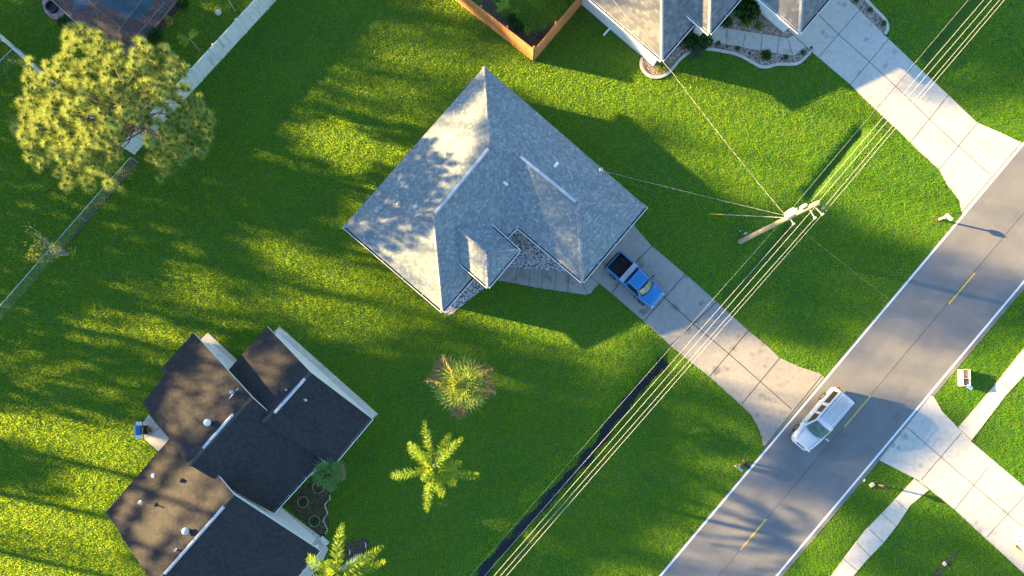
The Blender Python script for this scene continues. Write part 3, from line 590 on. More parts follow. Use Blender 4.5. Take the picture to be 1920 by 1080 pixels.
# porch roof
PE = 3.36; PR = 4.19
PV = [(921, 424, PE), (972, 470, PE), (915, 538, PE), (865, 494, PE), (858, 427, PR), (912, 474, PR), (870, 380, PE), (812, 446, PE), (808, 383, PR)]
pr = roof_mesh('porch_roof', [PV[i] for i in range(6)], [[0, 4, 5, 1], [1, 5, 2], [2, 5, 4, 3]], M['roof_blue'], M['white'], ch, 0.15); PINV[pr.name] = Matrix.Identity(4)
caps([(PV[4], PV[5]), (PV[1], PV[5]), (PV[2], PV[5])], M['cap_blue'], pr)
for a, c in ((CV['C'], CV['B']), (CV['D'], CV['C']), ((947, 447, E), CV['D']), (CV['K'], (888, 518, E)), (CV['L'], CV['K'])): 
    gutter(c if False else a, c, ch)
for a, c in ((PV[2], PV[1]), (PV[1], PV[0]), (PV[3], PV[2])): gutter(a, c, ch, 0.11)
flat_vent((948, 344, 4.15), roof, 0.24, 0.12, -0.7); flat_vent((1043, 309, 3.95), roof, 0.28, 0.14, 0.9)
flat_vent((712, 390, 3.5), roof, 0.34, 0.2, 0.3, M['galv']); pipe((747, 381, 3.95), roof, 0.2, 0.04); pipe((1127, 318, 3.0), roof, 0.5, 0.035)
foot_c = [P(*CV[k]) for k in ('A', 'L', 'K', 'D', 'C', 'B')]
wc = inset(foot_c, 0.48); walls('wall', wc, E - 0.16, M['wall_tan'], ch)
pw = inset([P(*PV[i]) for i in (0, 1, 2)] + [P(866, 430, PE)], 0.5)
b = MB()
for q in (PV[1], PV[2]):
    v = P(*q) - U * 0.45 + (V if q is PV[1] else -V) * 0.45; b = MB(); b.box((v.x, v.y, PE / 2 - 0.1), (0.25, 0.25, PE - 0.1), 0.71); b.build('porch_column', M['white'], ch)
b = MB(); gm = (P(*CV['B']) + P(*CV['C'])) / 2 - U * 0.455; b.box((gm.x, gm.y, 1.1), (0.05, 4.9, 2.2), math.atan2(U.y, U.x))
for k in range(1, 4): b.box((gm.x + U.x * 0.02, gm.y + U.y * 0.02, k * 0.55), (0.05, 4.9, 0.02), math.atan2(U.y, U.x))
b.build('garage_door', M['white'], ch)
HOUSE_FOOT.append([tuple(p) for p in inset(foot_c, 0.35)])

# ---- dark roofed house
dh = empty('dark_roof_house', P(400, 850, 0), 'white-walled house with dark brown shingle gable roofs in the lower left corner', 'house')
RB = 5.2
B_ = {'n1': (363, 624, E), 'n2': (302.5, 691, E), 'n3': (309, 701, E + 0.13), 'w': (267.5, 757, E + 0.13), 'rn': (473, 745, RB), 'rs': (355, 872, RB), 'e': (602, 862, E), 's': (511, 961, E)}
kb = list(B_); ib = {k: i for i, k in enumerate(kb)}
rB = roof_mesh('roof', [B_[k] for k in kb], [[ib[k] for k in f] for f in (['n1', 'n2', 'rn'], ['n2', 'n3', 'rn'], ['n3', 'w', 'rs'], ['n3', 'rs', 'rn'], ['rn', 'rs', 's'], ['rn', 's', 'e'])], M['roof_dark'], M['white'], dh, 0.2); PINV[rB.name] = Matrix.Identity(4)
A_ = [(500.7, 612, E), (405, 720, E), (582.6, 698, 4.75), (492, 792, 4.75), (696, 784, E), (622, 872, E)]
rA = roof_mesh('roof', A_, [[0, 1, 3, 2], [2, 3, 5, 4]], M['roof_dark'], M['white'], dh, 0.2); PINV[rA.name] = Matrix.Identity(4)
D_ = [(199, 960, E), (335, 803, E), (288.6, 1098, RB), (438.7, 927.5, RB), (598, 1031, E), (440, 1215, E), (405, 886, RB - 0.62)]
rD = roof_mesh('roof', D_[:6], [[0, 1, 3, 2], [2, 3, 4, 5]], M['roof_dark'], M['white'], dh, 0.2); PINV[rD.name] = Matrix.Identity(4)
ridge_vent((572, 710, 4.78), (515, 774, 4.78), rA, 0.19); ridge_vent((437, 777, RB + 0.03), (381, 840, RB + 0.03), rB, 0.19); ridge_vent((420, 950, RB + 0.03), (309, 1076, RB + 0.03), rD, 0.19)
for rr, a, c in ((rA, A_[2], A_[3]), (rB, B_['rn'], B_['rs']), (rD, D_[3], D_[2])): caps([(a, c[:2] + (c[2] + 0.001,))], M['cap_dark'], rr, 0.24, 0.2)
dome((391, 792, 4.9), rB, 0.25); dome((350, 995, 5.0), rD, 0.25, M['vent']); dome((436, 735, 4.75), rB, 0.16, M['alu'])
pipe((288, 892, 4.3), rD, 0.15, 0.12); pipe((264, 942, 4.0), rD, 0.35, 0.045); pipe((332, 1030, 4.95), rD, 0.35, 0.06, M['white']); pipe((538, 731, 4.5), rA, 0.22, 0.08); pipe((572, 749, 4.35), rA, 0.2, 0.05)
for px, rr, z in (((418, 814), rB, 4.75), ((377, 1014), rD, 4.85)):
    b = MB(); c = P(*px, z); sl_ = R(-20)
    for s in (-1, 1):
        b.box(c + U * (0.22 * s) + Vector((0, 0, -0.09 * s)), (0.035, 0.47, 0.09), math.atan2(U.y, U.x)); b.box(c + V * (0.22 * s), (0.44, 0.035, 0.09), math.atan2(U.y, U.x), 0, R(22))
    b.box(c - Vector((0, 0, 0.02)), (0.42, 0.42, 0.03), math.atan2(U.y, U.x), 1, R(22)); b.build('skylight', [M['white'], M['window']], rr)
gutter(A_[5], A_[4], dh); gutter(B_['s'], B_['e'], dh); gutter(D_[5], D_[4], dh)
def gable_walls(c1, c2, peak_z, eave_z, length, name='wall'):
    a, c = P(*c1), P(*c2); m_ = (a + c) / 2; dirv = V * length
    prof = [a + Vector((0, 0, -0.1)), a + Vector((0, 0, eave_z)), m_ + Vector((0, 0, peak_z)), c + Vector((0, 0, eave_z)), c + Vector((0, 0, -0.1))]
    b = MB(); b.add(prof + [p + dirv for p in prof], [(0, 1, 2, 3, 4), (9, 8, 7, 6, 5), (0, 5, 6, 1), (1, 6, 7, 2), (2, 7, 8, 3), (3, 8, 9, 4)])
    return b.build(name, M['wall_white'], dh)
gable_walls((524, 627), (693, 778), 4.40, E - 0.28, 5.6)
gable_walls((397, 644), (590, 811), RB - 0.45, E - 0.3, 5.2)
wD = gable_walls((376, 822), (593, 1009), RB - 0.45, E - 0.3, 6.7)
window_on((404, 651), (424, 668.5), 1.0, 2.1, dh, -V)
b = MB()
for q in ((597, 1022), (552, 990)):
    p = P(*q); b = MB(); b.box((p.x, p.y, 1.25), (0.18, 0.18, 2.5), 0.71); b.build('porch_column', M['white'], dh)
for q in (([P(524, 627), P(693, 778), P(693, 778) + V * 5.6, P(524, 627) + V * 5.6]), ([P(397, 644), P(590, 811), P(590, 811) + V * 5.2, P(397, 644) + V * 5.2]), ([P(376, 822), P(593, 1009), P(593, 1009) + V * 6.7, P(376, 822) + V * 6.7])):
    HOUSE_FOOT.append([(p.x, p.y) for p in q])

# ---- house at the top right
th = empty('pale_roof_house', P(1290, -60, 0), 'white house with pale grey hip roofs at the top edge right of the cedar fence', 'house')
def hip(tip, la, lb, rise, h, nm='roof', m='roof_pale', ov=0.0):
    """hip roof from its south tip: la metres along -U, lb metres along -V"""
    t = P(*tip, h) if len(tip) == 2 else P(*tip); hw = min(la, lb) / 2; a = -U; c = -V
    if lb <= la: r0, r1 = t + c * hw + a * hw, t + c * hw + a * (la - hw)
    else: r0, r1 = t + a * hw + c * hw, t + a * hw + c * (lb - hw)
    r0 = r0 + Vector((0, 0, rise)); r1 = r1 + Vector((0, 0, rise)); vs = [t, t + a * la, t + a * la + c * lb, t + c * lb, r0, r1]
    fs = [[0, 1, 5, 4], [1, 2, 5], [2, 3, 4, 5], [3, 0, 4]] if lb <= la else [[0, 1, 4], [1, 2, 5, 4], [2, 3, 5], [3, 0, 4, 5]]
    o = roof_mesh(nm, vs, fs, M[m], M['white'], th, 0.17); PINV[o.name] = Matrix.Identity(4); return o, vs
r_, v_ = hip((1241, 112, E), 16, 10.5, 2.62, E); caps([(v_[0], v_[4])], M['cap_pale'], r_, 0.3, 0.22)
T = v_; walls('wall', inset([(p.x, p.y) for p in v_[:4]], 0.55), E - 0.2, M['wall_white'], th); HOUSE_FOOT.append([tuple(p) for p in inset([(p.x, p.y) for p in v_[:4]], 0.3)])
gutter(v_[1], v_[0], th); gutter(v_[0], v_[3], th)
r_, v_ = hip((1330.5, 62, 3.0), 9, 5.2, 1.3, 3.0); caps([(v_[0], v_[4])], M['cap_pale'], r_, 0.3, 0.22); gutter(v_[0] - U * 2.8, v_[0], th); gutter(v_[0], v_[3], th)
w2 = inset([(p.x, p.y) for p in v_[:4]], 0.7); walls('wall', w2, 2.82, M['wall_white'], th); HOUSE_FOOT.append([tuple(p) for p in w2])
r_, v_ = hip((1499.5, 60, E), 8, 7.4, 1.85, E); caps([(v_[0], v_[4])], M['cap_pale'], r_, 0.3, 0.22); gutter(v_[1], v_[0], th); gutter(v_[0], v_[3], th)
w3 = inset([(p.x, p.y) for p in v_[:4]], 0.93); walls('wall', w3, E - 0.2, M['wall_white'], th); HOUSE_FOOT.append([tuple(p) for p in w3])
gm = (v_[0] + v_[3]) / 2 - U * 0.9; b = MB(); b.box((gm.x, gm.y, 1.1), (0.06, 4.9, 2.2), math.atan2(U.y, U.x)); b.build('garage_door', M['white'], th)
# band moulding on the garage wall and downspouts
wl = v_[0] - U * 0 ; p0 = v_[0] - U * 4 + (-V) * 0.93 - V * 0; b = MB(); b.box((p0.x + V.x * 0.02, p0.y + V.y * 0.02, 0.9), (6.0, 0.05, 0.10), math.atan2(U.y, U.x)); b.build('trim_band', M['wall_white'], th)
b = MB(); b.box(P(1139, 58, 0.05), (0.9, 0.12, 0.1), 0.85); b.tube([P(1149, 50, 0.1), P(1149, 36, 2.3)], 0.05, 6); b.build('downspout', M['white'], th)
b = MB(); b.box(P(1222, 107, 0.1), (0.7, 0.12, 0.1), 0.95); b.tube([P(1226, 102, 0.1), P(1230, 96, 2.4)], 0.05, 6); b.build('downspout', M['white'], th)
b = MB(); b.box(P(1293, 47, 0.9), (0.9, 0.9, 1.6), 0.71); b.build('entry_shade_block', M['dark'], th)  # solid near-black box: shade of the entry put in as colour

build_lawn()

# ------------------------------------------------------------------ fences
def tri_uv(o): return o
def vinyl_fence(a, c, label, name='vinyl_fence', h=1.83):
    a, c = P(*a), P(*c); e = empty(name, a, label, 'fence'); d = (c - a); ln = d.length; d.normalize(); n = Vector((-d.y, d.x, 0)); rot = math.atan2(d.y, d.x)
    k = round(ln / 2.4); st = ln / k
    for i in range(k + 1):
        p = a + d * (i * st); b = MB(); b.box((p.x, p.y, (h + 0.08) / 2), (0.127, 0.127, h + 0.08), rot); b.add([p + Vector((sx * 0.08, sy * 0.08, h + 0.08)) for sx, sy in ((-1, -1), (1, -1), (1, 1), (-1, 1))] + [p + Vector((0, 0, h + 0.15))], [(0, 1, 4), (1, 2, 4), (2, 3, 4), (3, 0, 4), (3, 2, 1, 0)])
        b.build('fence_post', M['vinyl'], e)
    for i in range(k):
        m_ = a + d * ((i + 0.5) * st); b = MB(); wd = st - 0.127; nb = int(wd / 0.155)
        for j in range(nb):
            x = -wd / 2 + (j + 0.5) * wd / nb; q_ = m_ + d * x; b.box((q_.x, q_.y, h / 2), (wd / nb - 0.008, 0.022, h - 0.12), rot)
        for z in (0.08, h - 0.04): b.box((m_.x, m_.y, z), (wd, 0.05, 0.14), rot)
        b.build('fence_panel', M['vinyl'], e)
vinyl_fence((253, 288), (628, -120), 'white vinyl privacy fence running diagonally up the picture right of the big pine')
vinyl_fence((251, 287), (-45, 23), 'white vinyl privacy fence running left under the big pine crown')
def chain_fence(a, c, label, h=1.2):
    a, c = P(*a, h), P(*c, h); a.z = c.z = 0; e = empty('chain_link_fence', a, label, 'fence'); d = (c - a); ln = d.length; d.normalize(); b = MB()
    k = round(ln / 3.0)
    for i in range(k + 1): p = a + d * (i * ln / k); MB().tube([p, p + Vector((0, 0, h + 0.03))], 0.03, 6).build('fence_post', M['galv'], e)
    MB().tube([a + Vector((0, 0, h)), c + Vector((0, 0, h))], 0.024, 6).build('top_rail', M['galv'], e)
    n = int(ln / 0.28); b = MB()
    for i in range(n):
        for s in (-1, 1):
            x0 = i * 0.28; x1 = x0 + h * s
            z0, z1 = 0.03, h
            if x1 > ln: z1 = 0.03 + (ln - x0) / h * (h - 0.03); x1 = ln
            if x1 < 0: z1 = 0.03 + x0 / h * (h - 0.03); x1 = 0
            b.tube([a + d * x0 + Vector((0, 0, z0)), a + d * x1 + Vector((0, 0, z1))], 0.004, 3, cap=False)
    b.build('wire_mesh', M['galv'], e)
chain_fence((244, 295), (-50, 630), 'galvanised chain link fence running down-left from under the big pine')
chain_fence((27, 87), (-20, 134), 'short chain link fence in the upper left corner beyond the white fence')
def wood_fence(a, c, label, side, h=1.83):
    a, c = P(*a), P(*c); e = empty('cedar_fence', a, label, 'fence'); d = (c - a); ln = d.length; d.normalize(); n = Vector((-d.y, d.x, 0)) * side; rot = math.atan2(d.y, d.x)
    b = MB(); w_ = 0.14; k = int(ln / w_)
    for i in range(k):
        p = a + d * ((i + 0.5) * w_); hh = h + random.uniform(-0.02, 0.02); b.box((p.x, p.y, hh / 2), (w_ - 0.012, 0.02 + random.uniform(0, 0.006), hh), rot)
    b.build('fence_boards', M['cedar'], e, uv=(d.x, d.y))
    b = MB()
    for z in (0.35, 0.95, 1.6): m_ = (a + c) / 2 + n * 0.04; b.box((m_.x, m_.y, z), (ln - 0.1, 0.04, 0.09), rot)
    b.build('fence_rail', M['cedar'], e, uv=(d.x, d.y))
    kk = int(ln / 2.4)
    for i in range(kk + 1):
        p = a + d * (0.1 + i * 2.4) + n * 0.11; MB().box((p.x, p.y, 0.95), (0.09, 0.09, 1.9), rot).build('fence_post', M['cedar'], e, uv=(d.x, d.y))
wood_fence((999, 114), (700, -120), 'orange cedar board fence, long left side of the planted corner at the top', -1)
wood_fence((1001, 114), (1180, -98), 'orange cedar board fence, right side meeting the white house at the top', 1)

# ------------------------------------------------------------------ plants
def card_mesh(cards): pass
def leafblob(b, c, rad, n, size, flat=1.0, mi=0, up=0.3):
    for _ in range(n):
        v = Vector(rng.normal(size=3)); v.normalize(); rr = rad * (0.55 + 0.5 * random.random()); p = Vector(c) + Vector((v.x * rr, v.y * rr, abs(v.z) * rr * flat))
        d = (v + Vector(rng.normal(size=3)) * 0.6 + Vector((0, 0, up))).normalized(); s = d.cross(Vector(rng.normal(size=3))).normalized(); L_ = size * random.uniform(0.6, 1.3); w_ = L_ * 0.32
        b.add([p, p + d * L_ * 0.5 + s * w_, p + d * L_, p + d * L_ * 0.5 - s * w_], [(0, 1, 2, 3)], mi)
def shrub(px, rad, label, m='shrub', n=260, size=0.16, flat=0.8, group=None, name='shrub'):
    c = P(*px); e = empty(name, c, label, 'shrub', group); b = MB()
    for k in range(7):
        a = k * 0.9; tip = c + Vector((math.cos(a) * rad * 0.6, math.sin(a) * rad * 0.6, rad * flat * 0.8)); b.tube([c, tip], [0.02, 0.008], 5)
    b.build('stem', M['bark'], e)
    b = MB(); leafblob(b, c + Vector((0, 0, 0.02)), rad, n, size, flat); leafblob(b, c + Vector((0, 0, 0.02)), rad * 0.6, n // 3, size, flat); b.build('foliage', M[m], e); return e
def spiky(px, rad, label, m='shrub', n=60, w_=0.03, up=0.7, name='grass_clump', cat='plant', h0=0.05, group=None):
    c = P(*px); b = MB()
    for _ in range(n):
        a = random.uniform(0, 6.283); el = random.uniform(0.15, 1.35) ** 0.8; L_ = rad * random.uniform(0.75, 1.15); d = Vector((math.cos(a), math.sin(a), 0)); s = Vector((-d.y, d.x, 0)) * w_
        p0 = c + Vector((0, 0, h0)); p1 = p0 + d * L_ * 0.5 * math.cos(el) + Vector((0, 0, L_ * 0.5 * math.sin(el) * up + 0.03)); p2 = p0 + d * L_ * math.cos(el * 0.8) + Vector((0, 0, L_ * math.sin(el * 0.6) * up * 0.9))
        b.add([p0 - s * 0.6, p0 + s * 0.6, p1 + s, p2, p1 - s], [(0, 1, 2, 4), (4, 2, 3)])
    return tag(b.build(name, M[m]), label, cat, group)
def frond(b, c, az, L_, e0, droop, npair=44, ll=0.6, lw=0.028, plum=0.5, side=0.0, curl=0.0):
    """feather frond: rachis curve + leaflets; returns rachis points"""
    pts = [Vector(c)]; n = 14; p = Vector(c)
    for i in range(n):
        t = (i + 0.5) / n; el = e0 - droop * t; a = az + curl * t; p = p + Vector((math.cos(a) * math.cos(el), math.sin(a) * math.cos(el), math.sin(el))) * L_ / n; pts.append(p.copy())
    b.tube(pts, [0.045 * (1 - 0.85 * i / n) for i in range(n + 1)], 5, 1)
    for k in range(npair):
        t = 0.13 + 0.87 * (k + 0.5) / npair; f = t * n; i = min(int(f), n - 1); q_ = pts[i].lerp(pts[i + 1], f - i); d = (pts[i + 1] - pts[i]).normalized()
        s = d.cross(Vector((0, 0, 1))).normalized(); u = s.cross(d)
        ln = ll * (math.sin(math.pi * min(1, 0.22 + 0.74 * t)) ** 0.7)
        for sg in (-1, 1):
            roll = random.uniform(-plum, plum) * 1.2 - 0.15; dr = (s * sg * math.cos(roll) + u * math.sin(roll)) * 0.85 + d * random.uniform(0.35, 0.7); dr.normalize()
            tip = q_ + dr * ln * random.uniform(0.8, 1.1) + Vector((0, 0, -0.12 * ln)); mid = q_ + dr * ln * 0.5 + Vector((0, 0, 0.01)); w_ = d * lw
            b.add([q_ - w_ * 0.5, q_ + w_ * 0.5, mid + w_, mid - w_, tip], [(0, 1, 2, 3), (3, 2, 4)], 0)
    return pts
def feather_palm(name, base, top, label, fronds, tr=1.0, **kw):
    bs, tp = P(*base), P(*top); e = empty(name, bs, label, 'palm tree')
    b = MB(); n = 10; pts = [bs.lerp(tp, i / n) for i in range(n + 1)]; b.tube([bs - Vector((0, 0, 0.1))] + pts, [0.24 * tr] + [(0.2 - 0.07 * i / n + (0.012 if i % 2 else 0)) * tr for i in range(n + 1)], 12); b.build('trunk', M['bark_grey'], e)
    for az, L_, e0, dr, cu in fronds:
        b = MB(); frond(b, tp, R(az), L_, e0, dr, curl=cu, **kw); b.build('frond', [M['palm'], M['palm']], e)
    b = MB(); b.tube([tp - Vector((0, 0, 0.5)), tp + Vector((0, 0, 0.25))], [0.13 * tr, 0.06 * tr], 8); b.build('crownshaft', M['palm'], e); return e
feather_palm('feather_palm', (824, 856), (812, 880, 6.2), 'bright yellow-green feather palm with separate starfish-like fronds on the lawn',
[(184, 3.7, 0.8, 2.1, 0.25), (264, 3.4, 0.9, 1.9, -0.1), (284, 2.8, 0.6, 2.3, 0.2), (322, 2.3, 0.5, 1.9, 0.1), (349, 3.9, 0.3, 1.6, -0.05), (8, 2.2, 0.2, 1.3, 0.1), (50, 3.3, 0.85, 1.8, -0.1), (66, 3.1, 0.25, 1.5, 0.0), (100, 3.9, 0.5, 1.7, 0.1), (120, 2.7, 0.9, 1.6, 0.4), (136, 3.2, 0.6, 2.2, 0.1), (225, 1.2, 1.3, 1.2, 0)], npair=70, ll=0.56, plum=1.25, lw=0.026)
feather_palm('feather_palm', (669, 1043), (634, 1073, 5.6), 'tall feather palm with visible grey trunk at the bottom edge beside the dark roof',
    [(88, 3.7, 0.7, 1.7, -0.05), (152, 3.0, 0.9, 2.2, 0.1), (27, 3.9, 0.75, 1.8, 0.1), (8, 3.6, 0.6, 1.7, 0.1), (-20, 3.5, 0.7, 1.8, 0), (-60, 3.4, 0.8, 1.8, 0), (200, 3.3, 0.7, 1.9, 0), (240, 3.4, 0.6, 1.8, 0), (280, 3.4, 0.9, 1.9, 0), (120, 1.5, 1.2, 1.0, 0)], npair=52, ll=0.62, plum=0.7, lw=0.036)
def fan_palm(name, base, top, label, nf, rl_, m, dead=8, flowers=0, pet=1.0, fan=0.75):
    bs, tp = P(*base), P(*top); e = empty(name, bs, label, 'palm tree'); b = MB(); b.tube([bs - Vector((0, 0, 0.1)), bs.lerp(tp, 0.5), tp], [0.26, 0.22, 0.2], 10); b.build('trunk', M['bark'], e)
    def fr(b, az, el, pl, fl, seg=11, jitter=0.06):
        d0 = Vector((math.cos(az) * math.cos(el), math.sin(az) * math.cos(el), math.sin(el))); hub = tp + d0 * pl; b.tube([tp, hub], [0.02, 0.012], 4)
        s = d0.cross(Vector((0, 0, 1))).normalized(); u = s.cross(d0)
        for k in range(seg):
            th_ = (k / (seg - 1) - 0.5) * 3.9; dd = (d0 * math.cos(th_) + s * math.sin(th_) + u * (0.12 + random.uniform(-jitter, jitter))).normalized(); ln = fl * (0.75 + 0.25 * math.cos(th_)) * random.uniform(0.85, 1.1)
            mid = hub + dd * ln * 0.55; tip = hub + dd * ln + Vector((0, 0, -ln * random.uniform(0.1, 0.35))); w_ = dd.cross(u).normalized() * 0.05
            b.add([hub, mid + w_, mid - w_, tip], [(0, 1, 2), (2, 1, 3)])
    dz = [R(a) for a in (142, 30, -6, 266, 168, 128, 250, 200, 310, 70)]
    for k in range(dead):
        long_ = k < 6 and dead > 5
        b = MB(); fr(b, dz[k], -0.12 if long_ else -0.5, pet * (1.2 if long_ else 1.0), fan * (0.95 if long_ else 0.85), 15, 0.3); b.build('dead_frond', M['dead'], e)
    for k in range(nf):
        t = k / nf; el = 1.35 - 1.75 * t ** 0.9; b = MB(); fr(b, k * 2.399 + random.uniform(-0.2, 0.2), el, pet * (0.45 + 0.6 * t), fan * random.uniform(0.9, 1.1)); b.build('frond', M[m], e)
    for k in range(flowers):
        a = (0.55, -0.2, 2.05, 3.1, -1.5)[k % 5] + random.uniform(-.1, .1); b = MB(); L_ = pet * 1.75; pts = [tp + Vector((math.cos(a), math.sin(a), 0)) * L_ * t * 1.0 + Vector((0, 0, 0.8 * math.sin(t * 2.6))) for t in (0, 0.25, 0.5, 0.75, 1.0)]
        b.tube(pts, 0.02, 5)
        for j in range(40):
            t = random.uniform(0.45, 1); q_ = pts[0].lerp(pts[-1], t) + Vector((0, 0, 0.8 * math.sin(t * 2.6))); dd = Vector(rng.normal(size=3)); dd.normalize(); b.tube([q_, q_ + dd * 0.25], [0.018, 0.006], 3, cap=False)
        b.build('flower_stalk', M['flower'], e)
    return e
fan_palm('cabbage_palm', (871, 721), (865, 722, 4.2), 'bushy round cabbage palm with brown dead fronds below the grey-roofed house', 34, 2.2, 'palm_fan', 10, 4, 1.4, 1.05)
fan_palm('fan_palm', (636, 880), (616, 890, 3.0), 'dark green fan palm at the gutter of the dark-roofed house', 18, 1.5, 'palm_dark', 3, 0, 0.75, 0.75)

# ---- the big pine
def in_poly(x, y, poly):
    r = False; n = len(poly)
    for i in range(n):
        x1, y1 = poly[i]; x2, y2 = poly[(i + 1) % n]
        if (y1 > y) != (y2 > y) and x < (x2 - x1) * (y - y1) / (y2 - y1) + x1: r = not r
    return r
def tuft(b, p, d, r, n):
    for _ in range(n):
        v = (Vector(rng.normal(size=3)).normalized() + d * 0.75).normalized(); s = v.cross(Vector(rng.normal(size=3))).normalized() * 0.017; L_ = r * random.uniform(0.7, 1.1)
        b.add([p - s, p + s, p + v * L_], [(0, 1, 2)])
pine_poly = [(151, 52), (191, 58), (215, 70), (231, 92), (237, 100), (246, 80), (264, 74), (283, 95), (292, 100), (304, 83), (328, 92), (331, 119), (353, 129), (344, 160), (366, 180), (380, 177), (388, 200), (396, 223), (392, 260), (386, 297), (360, 290), (338, 309), (320, 318), (304, 339), (285, 322), (267, 327), (270, 306), (285, 300), (262, 275), (245, 262), (238, 285), (215, 300), (205, 325), (231, 352), (222, 358), (190, 345), (170, 350), (148, 361), (128, 355), (115, 351), (102, 324), (75, 318), (57, 306), (54, 284), (47, 266), (26, 242), (29, 223), (48, 215), (35, 199), (29, 174), (50, 168), (48, 140), (44, 119), (60, 112), (81, 116), (98, 122), (107, 112), (109, 95), (124, 80), (121, 58), (135, 50)]
def big_pine():
    bs = P(300, 264); e = empty('pine_tree', bs, 'big bright pine tree with a wide crown over the white fences at the upper left', 'tree'); tp = P(212, 200, 8.2)
    b = MB(); trunk = [bs + Vector((0, 0, -0.1)), P(280, 247, 2.4), P(256, 232, 4.6), P(232, 215, 6.6), tp]; b.tube(trunk, [0.34, 0.27, 0.22, 0.15, 0.07], 12); b.build('trunk', M['bark'], e)
    T_ = []; tries = 0
    while len(T_) < 700 and tries < 30000:
        tries += 1; x = random.uniform(22, 398); y = random.uniform(46, 364)
        if not in_poly(x, y, pine_poly): continue
        if math.hypot(x - 252, y - 252) < 22 or math.hypot(x - 178, y - 224) < 12: continue
        if math.hypot(x - 268, y - 200) < 26 and random.random() < 0.55: continue
        if math.sin(x * 0.085 + 2.0 * math.sin(y * 0.04)) * math.sin(y * 0.09 + 1.5 * math.sin(x * 0.05)) > 0.42: continue
        cx, cy = 200, 200; rr = min(1, math.hypot((x - cx) / 190, (y - cy) / 160)); low = random.random() < 0.3
        cl = 0.7 * math.sin(x * 0.13) * math.sin(y * 0.11 + 1) + 0.4 * math.sin(x * 0.05 + y * 0.07)
        h = 9.0 - 3.6 * rr ** 2 + cl + random.uniform(-0.5, 0.5) - (random.uniform(1.2, 2.6) if low else 0)
        p = P(x, y, h)
        if any((p - q_).length < 0.40 for q_ in T_): continue
        T_.append(p)
    b = MB()
    for i in range(0, len(T_), 9):
        p = T_[i]; f = min(1, max(0.25, (p.z - 1.8) / 7.5)); k = f * 4; j = min(3, int(k)); o_ = trunk[j].lerp(trunk[j + 1], k - j); md = o_.lerp(p, 0.5) + Vector((random.uniform(-.3, .3), random.uniform(-.3, .3), 0.15))
        b.tube([o_, md, p], [0.06, 0.04, 0.012], 5)
    b.build('branch', M['bark'], e)
    b = MB()
    for p in T_:
        d = Vector((p.x - tp.x, p.y - tp.y, 2.4)).normalized(); tuft(b, p, d, random.uniform(0.42, 0.58), 130)
    b.build('crown', M['pine'], e)
big_pine()
def small_tree():
    bs = P(128, 478); e = empty('small_tree', bs, 'small sparse scrubby tree beside the chain link fence at the left', 'tree'); b = MB(); tips = []
    for k in range(16):
        a = random.uniform(0, 6.28); r = random.uniform(0.5, 1.7); h = random.uniform(1.2, 2.8); md = bs + Vector((math.cos(a) * r * 0.4, math.sin(a) * r * 0.4, h * 0.6)); tp = bs + Vector((math.cos(a) * r, math.sin(a) * r, h)); b.tube([bs, md, tp], [0.05, 0.025, 0.008], 5); tips.append(tp); tips.append(md.lerp(tp, 0.6))
    b.build('trunk', M['bark_grey'], e); b = MB()
    for t in tips: leafblob(b, t, 0.34, 26 if t.y < bs.y + 0.3 else 9, 0.13, 1.0)
    b.build('crown', M['shrub_y'], e)
small_tree()
shrub((290, 68), 0.55, 'dense round green shrub in the mulch right of the pool cage', n=420, size=0.14)
shrub((343, 6), 0.38, 'leafy green shrub at the top edge of the pool mulch bed', n=200)
shrub((120, 42), 0.36, 'low green shrub beside the pink paver corner', n=200)
shrub((1313, 84 - 6), 0.75, 'broad dark green shrub at the corner of the white house walkway', n=420, size=0.2)
shrub((1304, 98), 0.1 + 0.42, 'grey speckled shrub beside the curved white kerb', m='shrub_grey', n=420, size=0.09)
shrub((1290, 72), 0.8, 'large dark shrub under the eave of the white house', n=420, size=0.22)
shrub((1399, 18), 0.95, 'tall feathery green shrub between the two wings of the white house', n=700, size=0.26)
shrub((1362, 42), 0.42, 'dark glossy shrub beside the walkway under the gutter', n=320, size=0.13)
shrub((1398, 42), 0.36, 'pale yellow-green variegated shrub nearer the walkway start', m='shrub_y', n=180, size=0.12, flat=0.6)
shrub((1422, 49), 0.34, 'pale yellow-green variegated shrub right of its twin', m='shrub_y', n=160, size=0.12, flat=0.6)
shrub((1436, 104), 0.36, 'light green bushy plant in the middle of the river stone bed', n=260, size=0.14)
spiky((1346, 82), 0.26, 'small grass clump in the stone bed, nearest the grey shrub', n=70); spiky((1382, 92), 0.27, 'small grass clump in the stone bed, second from the grey shrub', n=70)
spiky((1473, 108), 0.27, 'small grass clump in the stone bed by the walkway bend', n=70); spiky((1505, 99), 0.24, 'small grass clump in the stone bed next to the driveway corner', n=70)
spiky((1240, 126), 0.62, 'bright lime grass clump at the round end of the stone bed', m='shrub_y', n=200, w_=0.02)
spiky((1604, 2), 0.28, 'green clump at the top edge beside the pale driveway', n=70); spiky((1630, 20), 0.28, 'green clump in the stone bed right of the pale driveway, middle one', n=70); spiky((1655, 45), 0.3, 'green clump at the pointed end of the bed right of the pale driveway', n=80)
spiky((989, 64), 0.45, 'bright yellow-green spiky yucca in the cedar fence corner', m='palm', n=90, w_=0.025, up=1.1, h0=0.35)
shrub((971, 50), 0.4, 'low dark plant beside the spiky yucca', n=160); shrub((1014, 66), 0.42, 'dark twiggy shrub in the cedar fence corner right of the yucca', m='shrub_grey', n=150, size=0.1)
shrub((960, 34), 0.34, 'dark leafy plant below the banana plant', n=140)
